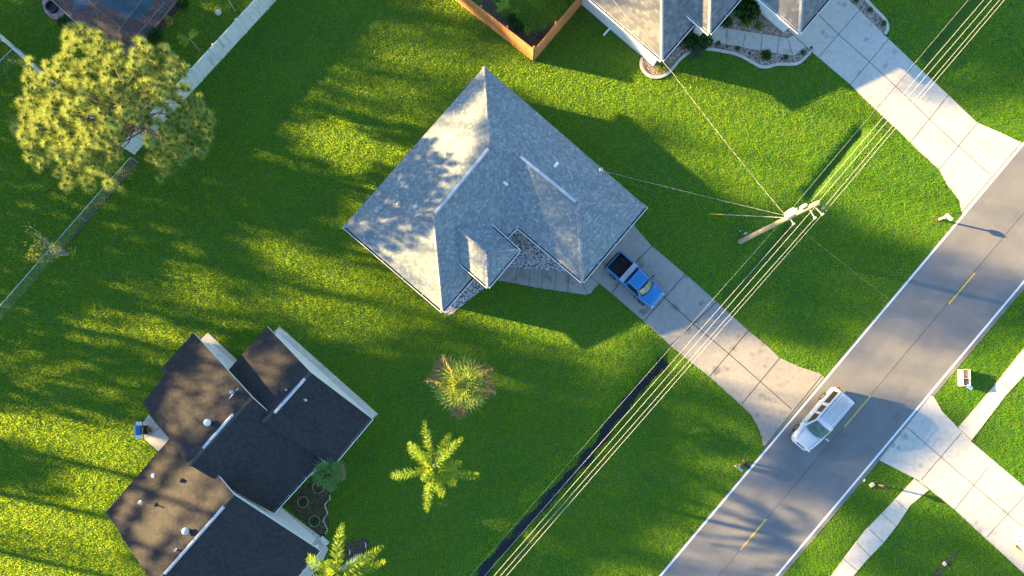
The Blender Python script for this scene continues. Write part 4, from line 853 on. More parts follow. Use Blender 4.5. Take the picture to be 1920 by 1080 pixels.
def banana():
    bs = P(945, 34); e = empty('banana_plant', bs, 'banana-like plant with large pale leaves inside the cedar fence', 'plant'); MB().tube([bs, bs + Vector((0, 0.1, 1.3))], [0.08, 0.05], 8).build('stem', M['shrub_y'], e)
    for az, L_, el in ((100, 1.0, 0.7), (60, 0.9, 0.8), (150, 0.8, 0.4), (20, 0.6, 0.2), (200, 0.7, 0.2)):
        a = R(az); d = Vector((math.cos(a) * math.cos(el), math.sin(a) * math.cos(el), math.sin(el))); s = Vector((-math.sin(a), math.cos(a), 0)); p = bs + Vector((0, 0.1, 1.2)); b = MB(); vs = []; 
        for i in range(7):
            t = i / 6; c = p + d * L_ * t + Vector((0, 0, -0.5 * t * t * L_)); w_ = 0.17 * math.sin(math.pi * (0.08 + 0.9 * t)); vs += [c - s * w_ + Vector((0, 0, 0.04)), c, c + s * w_ + Vector((0, 0, 0.04))]
        b.add(vs, [(i * 3 + j, i * 3 + j + 1, i * 3 + j + 4, i * 3 + j + 3) for i in range(6) for j in (0, 1)]); b.build('leaf', M['palm'], e)
banana()
spiky((968, 28), 0.5, 'thin upright leafy stalks right of the banana plant', m='palm', n=26, w_=0.04, up=1.8)
spiky((305, 22), 0.45, 'grey-green agave in the mulch bed beside the pool cage', m='agave', n=26, w_=0.05, up=0.9, name='agave_plant')
def pot(px):
    c = P(*px); e = empty('plant_pot', c, 'terracotta pot with a yellow rim plant beside the agave', 'plant pot'); MB().lathe(c, [(0.16, 0), (0.24, 0.42), (0.27, 0.42), (0.27, 0.5), (0.22, 0.5), (0.2, 0.44)], 18).build('pot', M['terracotta'], e)
    b = MB(); leafblob(b, c + Vector((0, 0, 0.5)), 0.24, 90, 0.14, 0.4); b.build('foliage', M['shrub_y'], e)
pot((321, 44))
spiky((283, 34), 0.22, 'small pale plant at the edge of the pool deck', m='agave', n=16, w_=0.03)
# thin young palms on the lawn near the white fence
feather_palm('young_palm', (375, 95), (357, 74, 1.9), 'thin young palm with wispy yellow fronds left of the white fence', [(75, 1.0, 0.6, 1.6, 0), (50, 0.9, 0.7, 1.6, 0), (165, 1.3, 0.5, 1.4, 0), (190, 1.0, 0.4, 1.3, 0), (210, 0.8, 0.3, 1.3, 0)], npair=26, ll=0.3, lw=0.016, tr=0.3)
feather_palm('young_palm', (441, 21), (426, -4, 2.0), 'thin young palm cut by the top edge left of the white fence', [(75, 1.0, 0.6, 1.6, 0), (0, 0.9, 0.7, 1.6, 0), (165, 1.0, 0.5, 1.4, 0)], npair=26, ll=0.3, lw=0.016, tr=0.3)

# ------------------------------------------------------------------ garden edging, rings, kerbs
def ring(px, r, label):
    c = P(*px); b = MB(); n = 26
    for k in range(n): a = k * 6.283 / n; b.box((c.x + r * math.cos(a), c.y + r * math.sin(a), 0.05), (0.03, 0.055, 0.1), a)
    return tag(b.build('edging_ring', M['conc_side'], bevel=0.01), label, 'garden edging', 'white edging rings in the garden bed')
ring((568.5, 941), 0.40, 'white edging ring in the garden bed, the one nearer the dark roof'); ring((590, 977), 0.41, 'white dotted edging ring lower in the garden bed, nearer the walkway')
ring((597, 914), 0.42, 'white edging ring half hidden under the fan palm')
spiky((568.5, 941), 0.34, 'low green clump inside the edging ring nearer the dark roof', n=60)
spiky((590, 977), 0.34, 'low green clump inside the edging ring nearer the walkway', n=60)
def kerb_line(pts, label, w_=0.10, z=0.09, name='garden_kerb', m='conc_new', dash=None):
    W = [P(*q_) for q_ in pts]; fine = []
    for i in range(len(W) - 1):
        p0 = W[max(i - 1, 0)]; p1 = W[i]; p2 = W[i + 1]; p3 = W[min(i + 2, len(W) - 1)]
        for k in range(6):
            t = k / 6; fine.append(0.5 * ((2 * p1) + (p2 - p0) * t + (2 * p0 - 5 * p1 + 4 * p2 - p3) * t * t + (3 * p1 - p0 - 3 * p2 + p3) * t ** 3))
    fine.append(W[-1]); b = MB()
    if dash:
        acc = 0
        for a, c in zip(fine[:-1], fine[1:]):
            acc += (c - a).length
            if acc > dash: acc = 0; d = (c - a); b.box((c.x, c.y, z / 2), (dash * 0.6, w_, z), math.atan2(d.y, d.x))
    else:
        L1, L2 = [], []
        for i, p in enumerate(fine):
            d = (fine[min(i + 1, len(fine) - 1)] - fine[max(i - 1, 0)]).normalized(); n = Vector((-d.y, d.x, 0)) * w_; L1.append(p - n); L2.append(p + n)
        m_ = len(fine); vs = L1 + L2 + [v + Vector((0, 0, z)) for v in L1] + [v + Vector((0, 0, z)) for v in L2]
        b.add(vs, [f for i in range(m_ - 1) for f in ((2 * m_ + i, 2 * m_ + i + 1, 3 * m_ + i + 1, 3 * m_ + i), (i, i + 1, 2 * m_ + i + 1, 2 * m_ + i), (m_ + i + 1, m_ + i, 3 * m_ + i, 3 * m_ + i + 1))])
    return tag(b.build(name, M[m], bevel=0.0), label, 'kerb')
kerb_line([(1204, 109), (1201, 120), (1206, 133), (1218, 143), (1232, 145.5), (1247, 141), (1260, 130), (1272, 115), (1284, 104), (1296, 97)], 'curved white concrete kerb round the stone bed tip below the white house')
kerb_line([(1322, 92), (1335, 93), (1352, 96), (1372, 100), (1390, 106), (1408, 116), (1425, 125), (1440, 126), (1457, 121), (1475, 121), (1493, 120), (1506, 112), (1520, 97)], 'long wavy white concrete kerb along the walkway stone bed')
kerb_line([(1600, -30), (1622, -2), (1640, 18), (1655, 33), (1663, 46), (1663, 57), (1658, 65)], 'short white concrete kerb right of the pale driveway at the top')
kerb_line([(617, 925), (619, 935), (610, 945), (612, 955), (614, 962), (607, 974), (609, 982), (614, 992), (611, 1000)], 'wavy dotted white garden edging on the lawn side of the garden bed', 0.05, 0.14, 'garden_edging', 'white', 0.13)
b = MB(); b.box(P(608, 1014, 0.2), (0.7, 0.3, 0.35), -0.75); tag(b.build('planter_bench', M['vinyl'], bevel=0.02), 'small white bench-like planter beside the porch walkway', 'bench')
for (q_, rr), lb in zip((((656, 1035), 0.5), ((686, 1022), -1.4), ((687, 1040), -1.5)), ('short white stick left of the tall palm trunk base', 'thin white stick above right of the tall palm trunk base, farthest up', 'thick white stick right of the tall palm trunk base')):
    b = MB(); b.tube([P(*q_, 0.05) - Vector((0.03, 0.2, 0)), P(*q_, 0.07), P(*q_, 0.05) + Vector((-0.06, 0.2, 0))], [0.02, 0.03, 0.02], 6)
    tag(b.build('white_stick', M['white']), lb, 'stick', 'white sticks round the tall palm')

# ------------------------------------------------------------------ pool cage
pc = empty('pool_cage', P(230, 20), 'screened pool enclosure with pale metal frame at the upper left edge', 'pool enclosure')
struct(MB().prism(PL([(93, -120), (100, 0), (124, 26), (155, 52), (238, 108), (262, 88), (300, 45), (350, -15), (360, -120)]), -0.1, 0.02).build('pool_deck', M['paver']))
struct(MB().sheet(PL([(190, -40), (178, -5), (188, 8), (205, 16), (222, 28), (240, 38), (258, 37), (272, 28), (285, 10), (290, -15), (285, -60)]), 0.026).build('pool_water', M['pool']))
struct(MB().sheet(PL([(140, -20), (135, 0), (142, 16), (158, 19), (172, 8), (178, -12)]), 0.026).build('spa_water', M['pool']))
fr_ = MB(); hC = 2.9
def beam(a, c, ha, hc_, w_=0.045, bb=None): 
    (bb or fr_).tube([P(*a, ha), P(*c, hc_)], w_, 4)
for a, c, ha, hb in (((93, -4), (131, 32), 2.4, 2.4), ((131, 32), (160, 56), 2.4, 2.4), ((142, 0), (131, 32), 2.8, 2.4), ((165, 0), (177, 11), 3.0, 3.0), ((177, 11), (186, 0), 3.0, 3.0), ((177, 12), (163, 55), 3.0, 2.4), ((178, 12), (187, 60), 3.0, 2.4),
                     ((178, 12), (226, 52), 3.0, 2.8), ((226, 52), (266, 0), 2.8, 2.8), ((226, 52), (262, 86), 2.8, 0.02), ((226, 52), (205, 80), 2.8, 2.4), ((254, 15), (289, 49), 2.8, 0.02), ((300, -2), (320, 16), 1.3, 0.02), ((250, 75), (309, 3), 1.0, 1.0), ((262, 86), (335, -4), 0.04, 0.04)): beam(a, c, ha, hb, 0.03)
for a in ((131, 32), (160, 56)):
    q_ = P(*a, 2.4); fr_.tube([q_, Vector((q_.x, q_.y, 0))], 0.02, 4)
fr_.build('frame', plain('cage_metal', (0.30, 0.31, 0.29), 0.5, 0, 0.1), pc)
b = MB()
sv = [P(90, -10, 2.37), P(131, 33, 2.37), P(232, 108, 2.37), P(262, 80, 2.37), P(322, 10, 2.37), P(330, -60, 2.37), P(250, -120, 3.15), P(177, 11, 3.35), P(226, 52, 3.15), P(285, -20, 3.1), P(120, -80, 2.6)]
b.add(sv, [(0, 1, 7), (1, 2, 7), (2, 8, 7), (2, 3, 8), (3, 4, 8), (8, 4, 9), (4, 5, 9), (9, 5, 6), (7, 8, 9), (7, 9, 6), (0, 7, 10), (10, 7, 6)])
b.build('screen', M['screen'], pc)
b = MB(); b.prism(PL(pink_poly), -0.05, 0.05); struct(b.build('paved_corner', M['pink']))
b = MB(); c = P(100, 15, 0.05); b.lathe(c, [(0.42, 0), (0.45, 0.28), (0.36, 0.3), (0.34, 0.1)], 18); tag(b.build('fire_pit', M['dark']), 'dark round fire pit on the pink paved corner', 'fire pit')
b = MB(); b.lathe(P(410, 24, 0.0), [(0.24, 0), (0.24, 0.09), (0.17, 0.12), (0.05, 0.13)], 10); tag(b.build('stepping_stone', M['conc_new']), 'small round pale stone on the lawn near the top left fence', 'stone')

# ------------------------------------------------------------------ barbecue
bq = empty('barbecue_grill', P(264, 806), 'blue gas barbecue with white side shelves behind the dark-roofed house', 'barbecue')
c = P(259, 807, 0.95); b = MB(); n = 10; vs = []
for sy in (-0.33, 0.33):
    for k in range(n + 1): a = math.pi * k / n; vs.append((c.x - 0.02 - 0.27 * math.cos(a), c.y + sy, 0.92 + 0.27 * math.sin(a)))
m_ = n + 1; b.add(vs, [(k, k + 1, m_ + k + 1, m_ + k) for k in range(n)] + [tuple(range(m_ - 1, -1, -1)), tuple(range(m_, 2 * m_)), (0, m_, 2 * m_ - 1, m_ - 1)]); b.build('lid', M['grillblue'], bq, smooth=False)
MB().box((c.x, c.y, 0.45), (0.5, 0.64, 0.85)).build('cabinet', M['dark'], bq, bevel=0.02)
for s in (-1, 1): MB().box((c.x + 0.03, c.y + s * 0.49, 0.9), (0.44, 0.28, 0.05)).build('side_shelf', M['white'], bq, bevel=0.015)
b = MB(); b.tube([(c.x + 0.33, c.y - 0.25, 1.0), (c.x + 0.36, c.y, 1.0), (c.x + 0.33, c.y + 0.25, 1.0)], 0.016, 6)
for k in range(4): b.lathe((c.x + 0.3, c.y - 0.24 + 0.16 * k, 0.78), [(0.03, 0), (0.03, 0.05)], 8)
b.build('handle', M['chrome'], bq)
b = MB(); p = P(285, 806); b.box((p.x, p.y, 0.4), (0.28, 0.34, 0.05), 0.4); b.box((p.x + 0.12, p.y, 0.65), (0.04, 0.34, 0.45), 0.4)
for sx in (-1, 1):
    for sy in (-1, 1): b.box((p.x + sx * 0.11, p.y + sy * 0.14, 0.2), (0.03, 0.03, 0.4), 0.4)
tag(b.build('patio_chair', M['brown']), 'small brown patio chair beside the barbecue', 'chair')

# ------------------------------------------------------------------ utility pole, wires
up_ = empty('utility_pole', P(1388, 453), 'leaning-looking wooden utility pole with white transformer beside the ditch', 'utility pole')
pb, pt = P(1388, 453), P(1534, 380, 12.4); pt = Vector((pt.x, pt.y, 12.4))
MB().tube([pb - Vector((0, 0, 0.2)), pb.lerp(pt, 0.5), pt], [0.19, 0.165, 0.135], 14).build('pole', M['pole'], up_)
def at(px, py, h): return P(px, py, h)
tz = 9.4; tc = P(1484, 399, tz); b = MB(); b.lathe((tc.x, tc.y, tz - 0.55), [(0.23, 0), (0.25, 0.05), (0.25, 0.85), (0.2, 0.95), (0.05, 0.97)], 18); b.tube([(tc.x, tc.y, tz + 0.5), (tc.x + 0.05, tc.y + 0.1, tz + 0.75)], [0.06, 0.04], 8); b.build('transformer', M['vent'], up_)
b = MB(); b.lathe((P(1508, 386, 11.3).x, P(1508, 386, 11.3).y, 10.8), [(0.08, 0), (0.1, 0.1), (0.1, 0.7), (0.05, 0.8)], 10); b.build('cutout', M['white'], up_)
def pole_pt(h): return pb.lerp(pt, h / 12.4)
WA = {'W3': (1535, 378, 12.45), 'W4': (1543, 390, 11.9), 'W5': (1542, 402, 11.9), 'W2': (1487, 421, 8.6), 'W1': (1490, 386, 9.4)}
b = MB()
for px, h in (((1542, 402), 11.8), ((1528, 409), 11.2), ((1488, 420), 8.6)):
    q_ = P(*px, h); o_ = pole_pt(h); b = MB(); b.tube([o_, q_], 0.045, 6); b.build('crossarm', M['galv'], up_)
for px, h in (((1542, 402), 11.8), ((1528, 409), 11.2), ((1488, 420), 8.6), ((1534, 379), 12.4), ((1544, 390), 11.9)):
    q_ = P(*px, h); b = MB(); b.lathe(q_ - Vector((0, 0, 0.08)), [(0.04, 0), (0.08, 0.03), (0.04, 0.07), (0.08, 0.1), (0.04, 0.14), (0.06, 0.2), (0.03, 0.26)], 10); b.build('insulator', M['porcelain'], up_)
def wire(p0, p1, label, sag=0.25, r=0.022, m='wire', name='power_line', twist=False, group=None):
    b = MB(); n = 24; pts = [p0.lerp(p1, i / n) - Vector((0, 0, sag * 4 * (i / n) * (1 - i / n))) for i in range(n + 1)]; b.tube(pts, r, 5)
    if twist:
        n2 = int((p1 - p0).length * 4); s = (p1 - p0).cross(Vector((0, 0, 1))).normalized()
        tw = []
        for i in range(n2 + 1):
            t = i / n2; c = p0.lerp(p1, t) - Vector((0, 0, sag * 4 * t * (1 - t))); a = t * (p1 - p0).length * 6.0; tw.append(c + s * math.cos(a) * 0.013 + Vector((0, 0, math.sin(a) * 0.013)))
        b.tube(tw, r * 0.9, 4)
    return tag(b.build(name, M[m]), label, 'cable', group)
def wl(a, b_, h, t): q_ = ext(a, b_, t); return P(q_[0], q_[1], h)
segs = [('second from the left', (1521, 378), (1845, 0), 11.2, (1487, 421), (960, 1022), 8.7), ('third from the left', (1535, 378), (1860, 0), 12.3, (1530, 386), (960, 1042), 12.0), ('fourth from the left', (1543, 391), (1875, 0), 11.9, (1528, 409), (960, 1056), 11.2), ('rightmost', (1548, 396), (1884, 0), 11.9, (1542, 402), (960, 1069), 11.8), ('thinnest, leftmost', (1489, 386), (1816, 0), 9.0, (1456, 426), (960, 991), 8.2)]
for nm, a, c, h1, d_, e_, h2 in segs:
    thin = 'thin' in nm; hs = h1 - (0.6 if thin else 0.3)
    wire(P(*a, h1), wl(a, c, hs, 1.35), nm + ' overhead wire running from the pole to the upper right corner', 0.15, 0.005 if thin else 0.0095)
    wire(P(*d_, h2), wl(d_, e_, h2 - 0.2, 1.35), nm + ' overhead wire running from the pole to the bottom edge', 0.15, 0.005 if thin else 0.0095)
wire(P(1472, 404, 8.8), P(1125, 319, 3.4), 'twisted service cable from the pole to the grey-roofed house', 0.1, 0.006, 'wire_service', 'service_cable', True)
wire(P(1470, 401, 8.8), P(1262, 138, 4.6), 'twisted service cable from the pole up towards the white house roof', 0.2, 0.005, 'wire_service', 'service_cable', True)
wire(P(1262, 138, 4.6), P(1150, 0, 5.3), 'thin continuing cable over the white house roof', 0.1, 0.014, 'wire_service', 'service_cable', False)
wire(P(1492, 423, 8.6), P(1960, 780, 6.5), 'thin dark service cable from the pole across the road', 0.3, 0.006, 'wire_dark', 'service_cable', True)
gp = P(1330, 401); gt = P(1472, 408, 8.7); wire(gt, gp, 'straight guy wire from the pole to the lawn on its left', 0.0, 0.014, 'wire', 'guy_wire')
b = MB(); b.tube([gp, gp.lerp(gt, 0.22)], 0.035, 8); tag(b.build('guy_guard', M['guard']), 'yellow plastic guard on the lower end of the guy wire', 'cable guard')
for q_, sz, lb in (((1397, 438), (0.26, 0.16, 0.24), 'larger pale utility marker in the grass, the one closer to the pole'), ((1388, 433), (0.14, 0.08, 0.14), 'smaller pale utility marker in the grass, farther from the pole')):
    b = MB(); b.box(P(*q_, 0.1), sz, 0.5); tag(b.build('utility_marker', M['alu'], bevel=0.02), lb, 'marker', 'utility markers at the pole foot')

# ------------------------------------------------------------------ mailboxes and roadside things
def mailbox(px, label, m, rot, h=1.05, post='white'):
    c = P(*px); e = empty('mailbox', c, label, 'mailbox', rz=0); MB().box((c.x, c.y, h / 2), (0.10, 0.10, h), rot).build('post', M[post], e)
    d = Vector((math.cos(rot), math.sin(rot), 0)); s = Vector((-d.y, d.x, 0)); L_ = 0.52; b = MB(); prof = [(-0.1, 0), (-0.1, 0.13), (-0.07, 0.2), (0, 0.23), (0.07, 0.2), (0.1, 0.13), (0.1, 0)]; cc = c + d * 0.12
    b.add([cc + d * x * L_ / 2 + s * y + Vector((0, 0, h + z)) for x in (-1, 1) for y, z in prof], [(i, i + 7, i + 8, i + 1) for i in range(6)] + [(6, 13, 7, 0), (0, 1, 2, 3, 4, 5, 6), (13, 12, 11, 10, 9, 8, 7)]); b.build('box', M[m], e)
    MB().box(cc + s * 0.115 + Vector((0, 0, h + 0.16)), (0.14, 0.012, 0.09), rot).build('flag', M['red'], e)
    b = MB(); b.box((cc.x, cc.y, h - 0.03), (0.45, 0.1, 0.05), rot); b.build('arm', M[post], e); return e
mailbox((1760, 411.5), 'white mailbox on a white post beside the upper driveway and the road', 'white', R(-40), 1.0)
b = MB(); b.lathe(P(1760, 411.5, -0.02), [(0.26, 0), (0.2, 0.06), (0.05, 0.08)], 14); struct(b.build('mulch_ring', M['mulch']))
mailbox((1646, 909), 'dark mailbox with a red flag beside the lower driveway', 'dark', R(-42), 1.0, 'brown')
mailbox((1378, 874), 'grey mailbox set on a low post by the road left of the brown one', 'alu', R(-42), 0.75, 'greywood')
def double_post():
    c = P(1389, 868); e = empty('mailbox', c, 'weathered brown wooden mailbox stand at the road edge in the shade', 'mailbox'); rot = R(-42); d = Vector((math.cos(rot), math.sin(rot), 0)); s = Vector((-d.y, d.x, 0))
    for sg in (-1, 1): q_ = c + s * 0.2 * sg; MB().box((q_.x, q_.y, 0.45), (0.1, 0.1, 0.9), rot).build('post', M['brown'], e); MB().box((q_.x + d.x * 0.1, q_.y + d.y * 0.1, 0.93), (0.6, 0.09, 0.05), rot).build('rail', M['brown'], e)
    MB().box((c.x + d.x * 0.15, c.y + d.y * 0.15, 1.07), (0.5, 0.2, 0.2), rot).build('box', M['dark'], e, bevel=0.04)
double_post()
b = MB(); b.box(P(1635, 909, 0.12), (0.35, 0.25, 0.22), 0.6); tag(b.build('concrete_block', M['conc_side'], bevel=0.04), 'pale stone block in the grass left of the dark mailbox', 'block')
b = MB(); b.box(P(1620.5, 901, 0.03), (0.2, 0.12, 0.05), 1.0); tag(b.build('paper_litter', M['white']), 'small white litter in the roadside grass near the lower driveway', 'litter')
b = MB(); b.box(P(1771, 1057, 0.08), (0.24, 0.24, 0.15), 0.7); tag(b.build('meter_box', M['conc_side'], bevel=0.02), 'small pale utility box on the muddy patch at the lower right', 'utility box')
for q_, lb in (((1361, 91), 'dark path light in the stone bed nearest the grey speckled shrub'), ((1403, 104), 'dark path light left of the light green bushy plant'), ((1463, 113), 'dark path light right of the light green bushy plant'), ((1518, 93), 'dark path light at the driveway corner of the stone bed')):
    c = P(*q_); b = MB(); b.tube([c, c + Vector((0, 0, 0.3))], 0.015, 6); b.lathe(c + Vector((0, 0, 0.3)), [(0.05, 0), (0.11, 0.02), (0.09, 0.05), (0.02, 0.09)], 12); tag(b.build('path_light', M['dark']), lb, 'path light', 'path lights in the walkway stone bed')
# open white cabinet dumped on the verge
cb = empty('discarded_cabinet', P(1802, 708), 'discarded white cabinet with brown inside and open flap on the grass across the road', 'cabinet')
c = P(1803, 708); L_ = 1.22; W_ = 0.54; hh = 0.60; b = MB(); rot = R(-87)
d = Vector((math.cos(rot), math.sin(rot), 0)); s = Vector((-d.y, d.x, 0))
b.box(c - s * (W_ / 2) + Vector((0, 0, hh / 2)), (L_, 0.03, hh), rot); b.box(c + s * (W_ / 2) + Vector((0, 0, hh / 2)), (L_, 0.03, hh), rot)
for sg in (-1, 0.08, 1): b.box(c + d * (L_ / 2 - 0.015) * sg + Vector((0, 0, hh / 2)), (0.03, W_ - 0.04, hh - 0.01), rot)
b.box(c + Vector((0, 0, 0.03)), (L_ - 0.05, W_ - 0.05, 0.04), rot); b.build('carcass', M['white'], cb)
b = MB(); b.box(c - d * 0.32 + Vector((0, 0, 0.45)), (0.5, 0.44, 0.03), rot); b.build('inner_board', M['orange'], cb); b = MB(); b.box(c + d * 0.34 + Vector((0, 0, 0.36)), (0.5, 0.44, 0.03), rot); b.tube([c + d * 0.1 + s * 0.2 + Vector((0, 0, 0.6)), c + d * 0.6 + s * 0.25 + Vector((0, 0, 0.6))], 0.02, 5); b.build('drawer', M['brown'], cb)
b = MB(); b.box(P(1818, 726, 0.35), (0.55, 0.25, 0.025), R(-25), 0, R(12)); b.build('flap', M['white'], cb)

# ------------------------------------------------------------------ vehicles (local frame: +x forward, origin on the ground at the centre)
def loft(b, secs, mi=0, closed=True):
    n = len(secs[0]); vs = [v for s in secs for v in s]; fs = [(i * n + k, i * n + (k + 1) % n, (i + 1) * n + (k + 1) % n, (i + 1) * n + k) for i in range(len(secs) - 1) for k in range(n)]
    fs += [tuple(range(n - 1, -1, -1)), tuple((len(secs) - 1) * n + k for k in range(n))]; b.add(vs, fs, mi)
def sec(x, hw, z0, z1, rd_=0.12, bow=0.0, tuck=0.04):
    """rounded body cross-section at station x"""
    return [(x, -hw + tuck, z0), (x, -hw, z0 + 0.22), (x, -hw, z1 - rd_), (x, -hw + rd_ * 0.35, z1 - rd_ * 0.3), (x, -hw + rd_, z1), (x, 0, z1 + bow), (x, hw - rd_, z1), (x, hw - rd_ * 0.35, z1 - rd_ * 0.3), (x, hw, z1 - rd_), (x, hw, z0 + 0.22), (x, hw - tuck, z0)]
def wheel(e, x, y, r=0.34, w_=0.22):
    b = MB(); n = 20; prof = [(r * 0.62, -w_ / 2), (r * 0.93, -w_ / 2), (r, -w_ * 0.35), (r, w_ * 0.35), (r * 0.93, w_ / 2), (r * 0.62, w_ / 2)]; vs = []
    for rr, yy in prof:
        for k in range(n): a = 6.283 * k / n; vs.append((x + rr * math.cos(a), y + yy, r + rr * math.sin(a)))
    b.add(vs, [(i * n + k, i * n + (k + 1) % n, (i + 1) * n + (k + 1) % n, (i + 1) * n + k) for i in range(5) for k in range(n)]); o = b.build('wheel', M['rubber'], e)
    b = MB(); vs = []
    for yy, rr in ((-w_ * 0.42, 0.62), (w_ * 0.42, 0.62)):
        for k in range(n): a = 6.283 * k / n; vs.append((x + r * rr * math.cos(a), y + yy, r + r * rr * math.sin(a)))
    b.add(vs, [(k, (k + 1) % n, n + (k + 1) % n, n + k) for k in range(n)] + [tuple(range(n - 1, -1, -1)), tuple(range(n, 2 * n))]); b.build('rim', M['chrome'], o)
def mirror(e, x, y, z, s, m):
    b = MB(); b.box((x, y + s * 0.10, z), (0.06, 0.16, 0.05)); b.box((x - 0.02, y + s * 0.24, z + 0.03), (0.09, 0.2, 0.16)); b.build('mirror', m, e, bevel=0.02)
def panel(e, name, pts, m, t=0.006, parent=None):
    W = [Vector(p) for p in pts]; n = (W[1] - W[0]).cross(W[2] - W[0]).normalized(); b = MB(); k = len(W)
    b.add([p + n * t for p in W] + [p - n * 0.01 for p in W], [tuple(range(k)), tuple(range(2 * k - 1, k - 1, -1))] + [(i, k + i, k + (i + 1) % k, (i + 1) % k) for i in range(k)]); return b.build(name, m, e)
def strip_panel(e, name, A, B, m, n=8, t=0.008):
    """curved glass between two polylines A and B"""
    b = MB(); A = [Vector(p) for p in A]; B = [Vector(p) for p in B]; k = len(A); nn = (A[-1] - A[0]).cross(B[0] - A[0]).normalized(); nn = nn if nn.z > 0 else -nn
    b.add([p + nn * t for p in A] + [p + nn * t for p in B], [(i, i + 1, k + i + 1, k + i) for i in range(k - 1)]); return b.build(name, m, e)

# --- blue pickup
pk = empty('pickup_truck', P(1193, 525, 0.0), 'blue pickup truck with black bed and silver toolbox parked on the driveway', 'pickup truck', rz=math.atan2(-76, 84.5), world=False)
c0 = P(1192, 525, 0.85); pk.location = (c0.x, c0.y, 0.015)
LX = 4.62 / 2; HW = 0.86
b = MB(); loft(b, [sec(x, hw, 0.30, z, r_, bw) for x, hw, z, r_, bw in ((0.30, HW, 0.98, 0.08, 0), (0.9, HW, 1.0, 0.1, 0.015), (1.05, HW, 0.99, 0.14, 0.03), (1.5, HW - 0.01, 0.96, 0.18, 0.035), (1.95, HW - 0.06, 0.91, 0.2, 0.03), (2.18, HW - 0.15, 0.84, 0.16, 0.02), (2.29, HW - 0.28, 0.72, 0.12, 0.01))])
b.build('hood', M['blue'], pk, smooth=True)
b = MB(); loft(b, [sec(x, HW, 0.30, 0.98, 0.08) for x in (-0.46, 0.31)]); b.build('body', M['blue'], pk, smooth=False, bevel=0.02)
# bed: two side walls, tailgate, front wall, floor
b = MB()
for s in (-1, 1): b.box((-1.33, s * (HW - 0.06), 0.66), (1.74, 0.13, 0.66))
b.box((-2.22, 0, 0.66), (0.07, 1.66, 0.64)); b.box((-0.48, 0, 0.68), (0.05, 1.6, 0.6)); bd = b.build('bed', M['blue'], pk, bevel=0.03)
b = MB(); b.box((-1.33, 0, 0.48), (1.72, 1.5, 0.04))
for s in (-1, 1): b.box((-1.33, s * (HW - 0.135), 0.73), (1.7, 0.02, 0.5))
b.box((-2.175, 0, 0.73), (0.02, 1.48, 0.5)); b.box((-0.52, 0, 0.73), (0.02, 1.48, 0.5))
for s in (-1, 1): b.box((-1.65, s * 0.52, 0.6), (0.62, 0.2, 0.22))
b.build('bed_liner', M['bedliner'], pk)
MB().box((-2.31, 0, 0.42), (0.14, 1.6, 0.14)).build('bumper', M['dark'], pk, bevel=0.03); MB().box((2.27, 0, 0.42), (0.12, 1.3, 0.16)).build('bumper', M['chrome'], pk, bevel=0.04)
b = MB(); b.box((-0.76, 0, 1.03), (0.40, 1.66, 0.13)); b.box((-0.76, 0, 0.86), (0.38, 1.44, 0.22)); b.box((-0.76, 0, 1.1), (0.34, 1.55, 0.015)); b.build('toolbox', M['alu'], pk, bevel=0.012)
# cab
b = MB(); cabs = [(-0.44, 0.74, 0.97), (-0.36, 0.62, 1.46), (-0.2, 0.61, 1.52), (0.45, 0.61, 1.53), (0.62, 0.63, 1.47), (1.12, 0.76, 0.99)]
vs = []
for x, hw, z in cabs: vs.append([(x, -hw - (1.52 - z) * 0.0, 0.96), (x, -hw, z), (x, -hw * 0.5, z + 0.025), (x, hw * 0.5, z + 0.025), (x, hw, z), (x, hw, 0.96)])
secs = []
for x, hw, z in cabs: bw_ = 0.78; secs.append([(x, -bw_, 0.96), (x, -hw - 0.02, z - 0.05), (x, -hw + 0.05, z), (x, 0, z + 0.03), (x, hw - 0.05, z), (x, hw + 0.02, z - 0.05), (x, bw_, 0.96)])
loft(b, secs); b.build('cab', M['blue'], pk, smooth=False, bevel=0.02)
nA = 9; ya = [(-0.57 + 1.14 * i / (nA - 1)) for i in range(nA)]; yb = [(-0.66 + 1.32 * i / (nA - 1)) for i in range(nA)]
A1 = [(0.66 + 0.10 * (1 - (y / 0.57) ** 2), y, 1.475) for y in ya]; B1 = [(1.08 + 0.15 * (1 - (y / 0.66) ** 2), y, 1.03) for y in yb]
b = MB(); 
w1 = strip_panel(pk, 'windshield', A1, B1, M['ws'], t=0.03)
A2 = [(p[0] - 0.06, p[1] * 1.05, p[2] + 0.02) for p in A1]; B2 = [(p[0] + 0.06, p[1] * 1.05, p[2] - 0.03) for p in B1]; strip_panel(pk, 'windshield_frame', A2, B2, M['dark'], t=0.018)
for s in (-1, 1):
    panel(pk, 'side_window', [(-0.2, s * 0.795, 1.02), (0.92, s * 0.795, 1.02), (0.6, s * 0.675, 1.42), (-0.2, s * 0.675, 1.42)][::s], M['tint'], 0.012)
    mirror(pk, 0.78, 0.78 * s, 1.08, s, M['dark'])
panel(pk, 'rear_window', [(-0.455, 0.6, 1.1), (-0.455, -0.6, 1.1), (-0.39, -0.52, 1.42), (-0.39, 0.52, 1.42)], M['tint'], 0.03)
for s in (-1, 1):
    MB().box((2.2, s * 0.55, 0.68), (0.12, 0.3, 0.14)).build('headlight', M['dome'], pk, bevel=0.03); MB().box((-2.27, s * 0.77, 0.72), (0.05, 0.12, 0.3)).build('taillight', M['red'], pk, bevel=0.01)
    for x in (-1.42, 1.42): wheel(pk, x, s * 0.8, 0.33, 0.22)

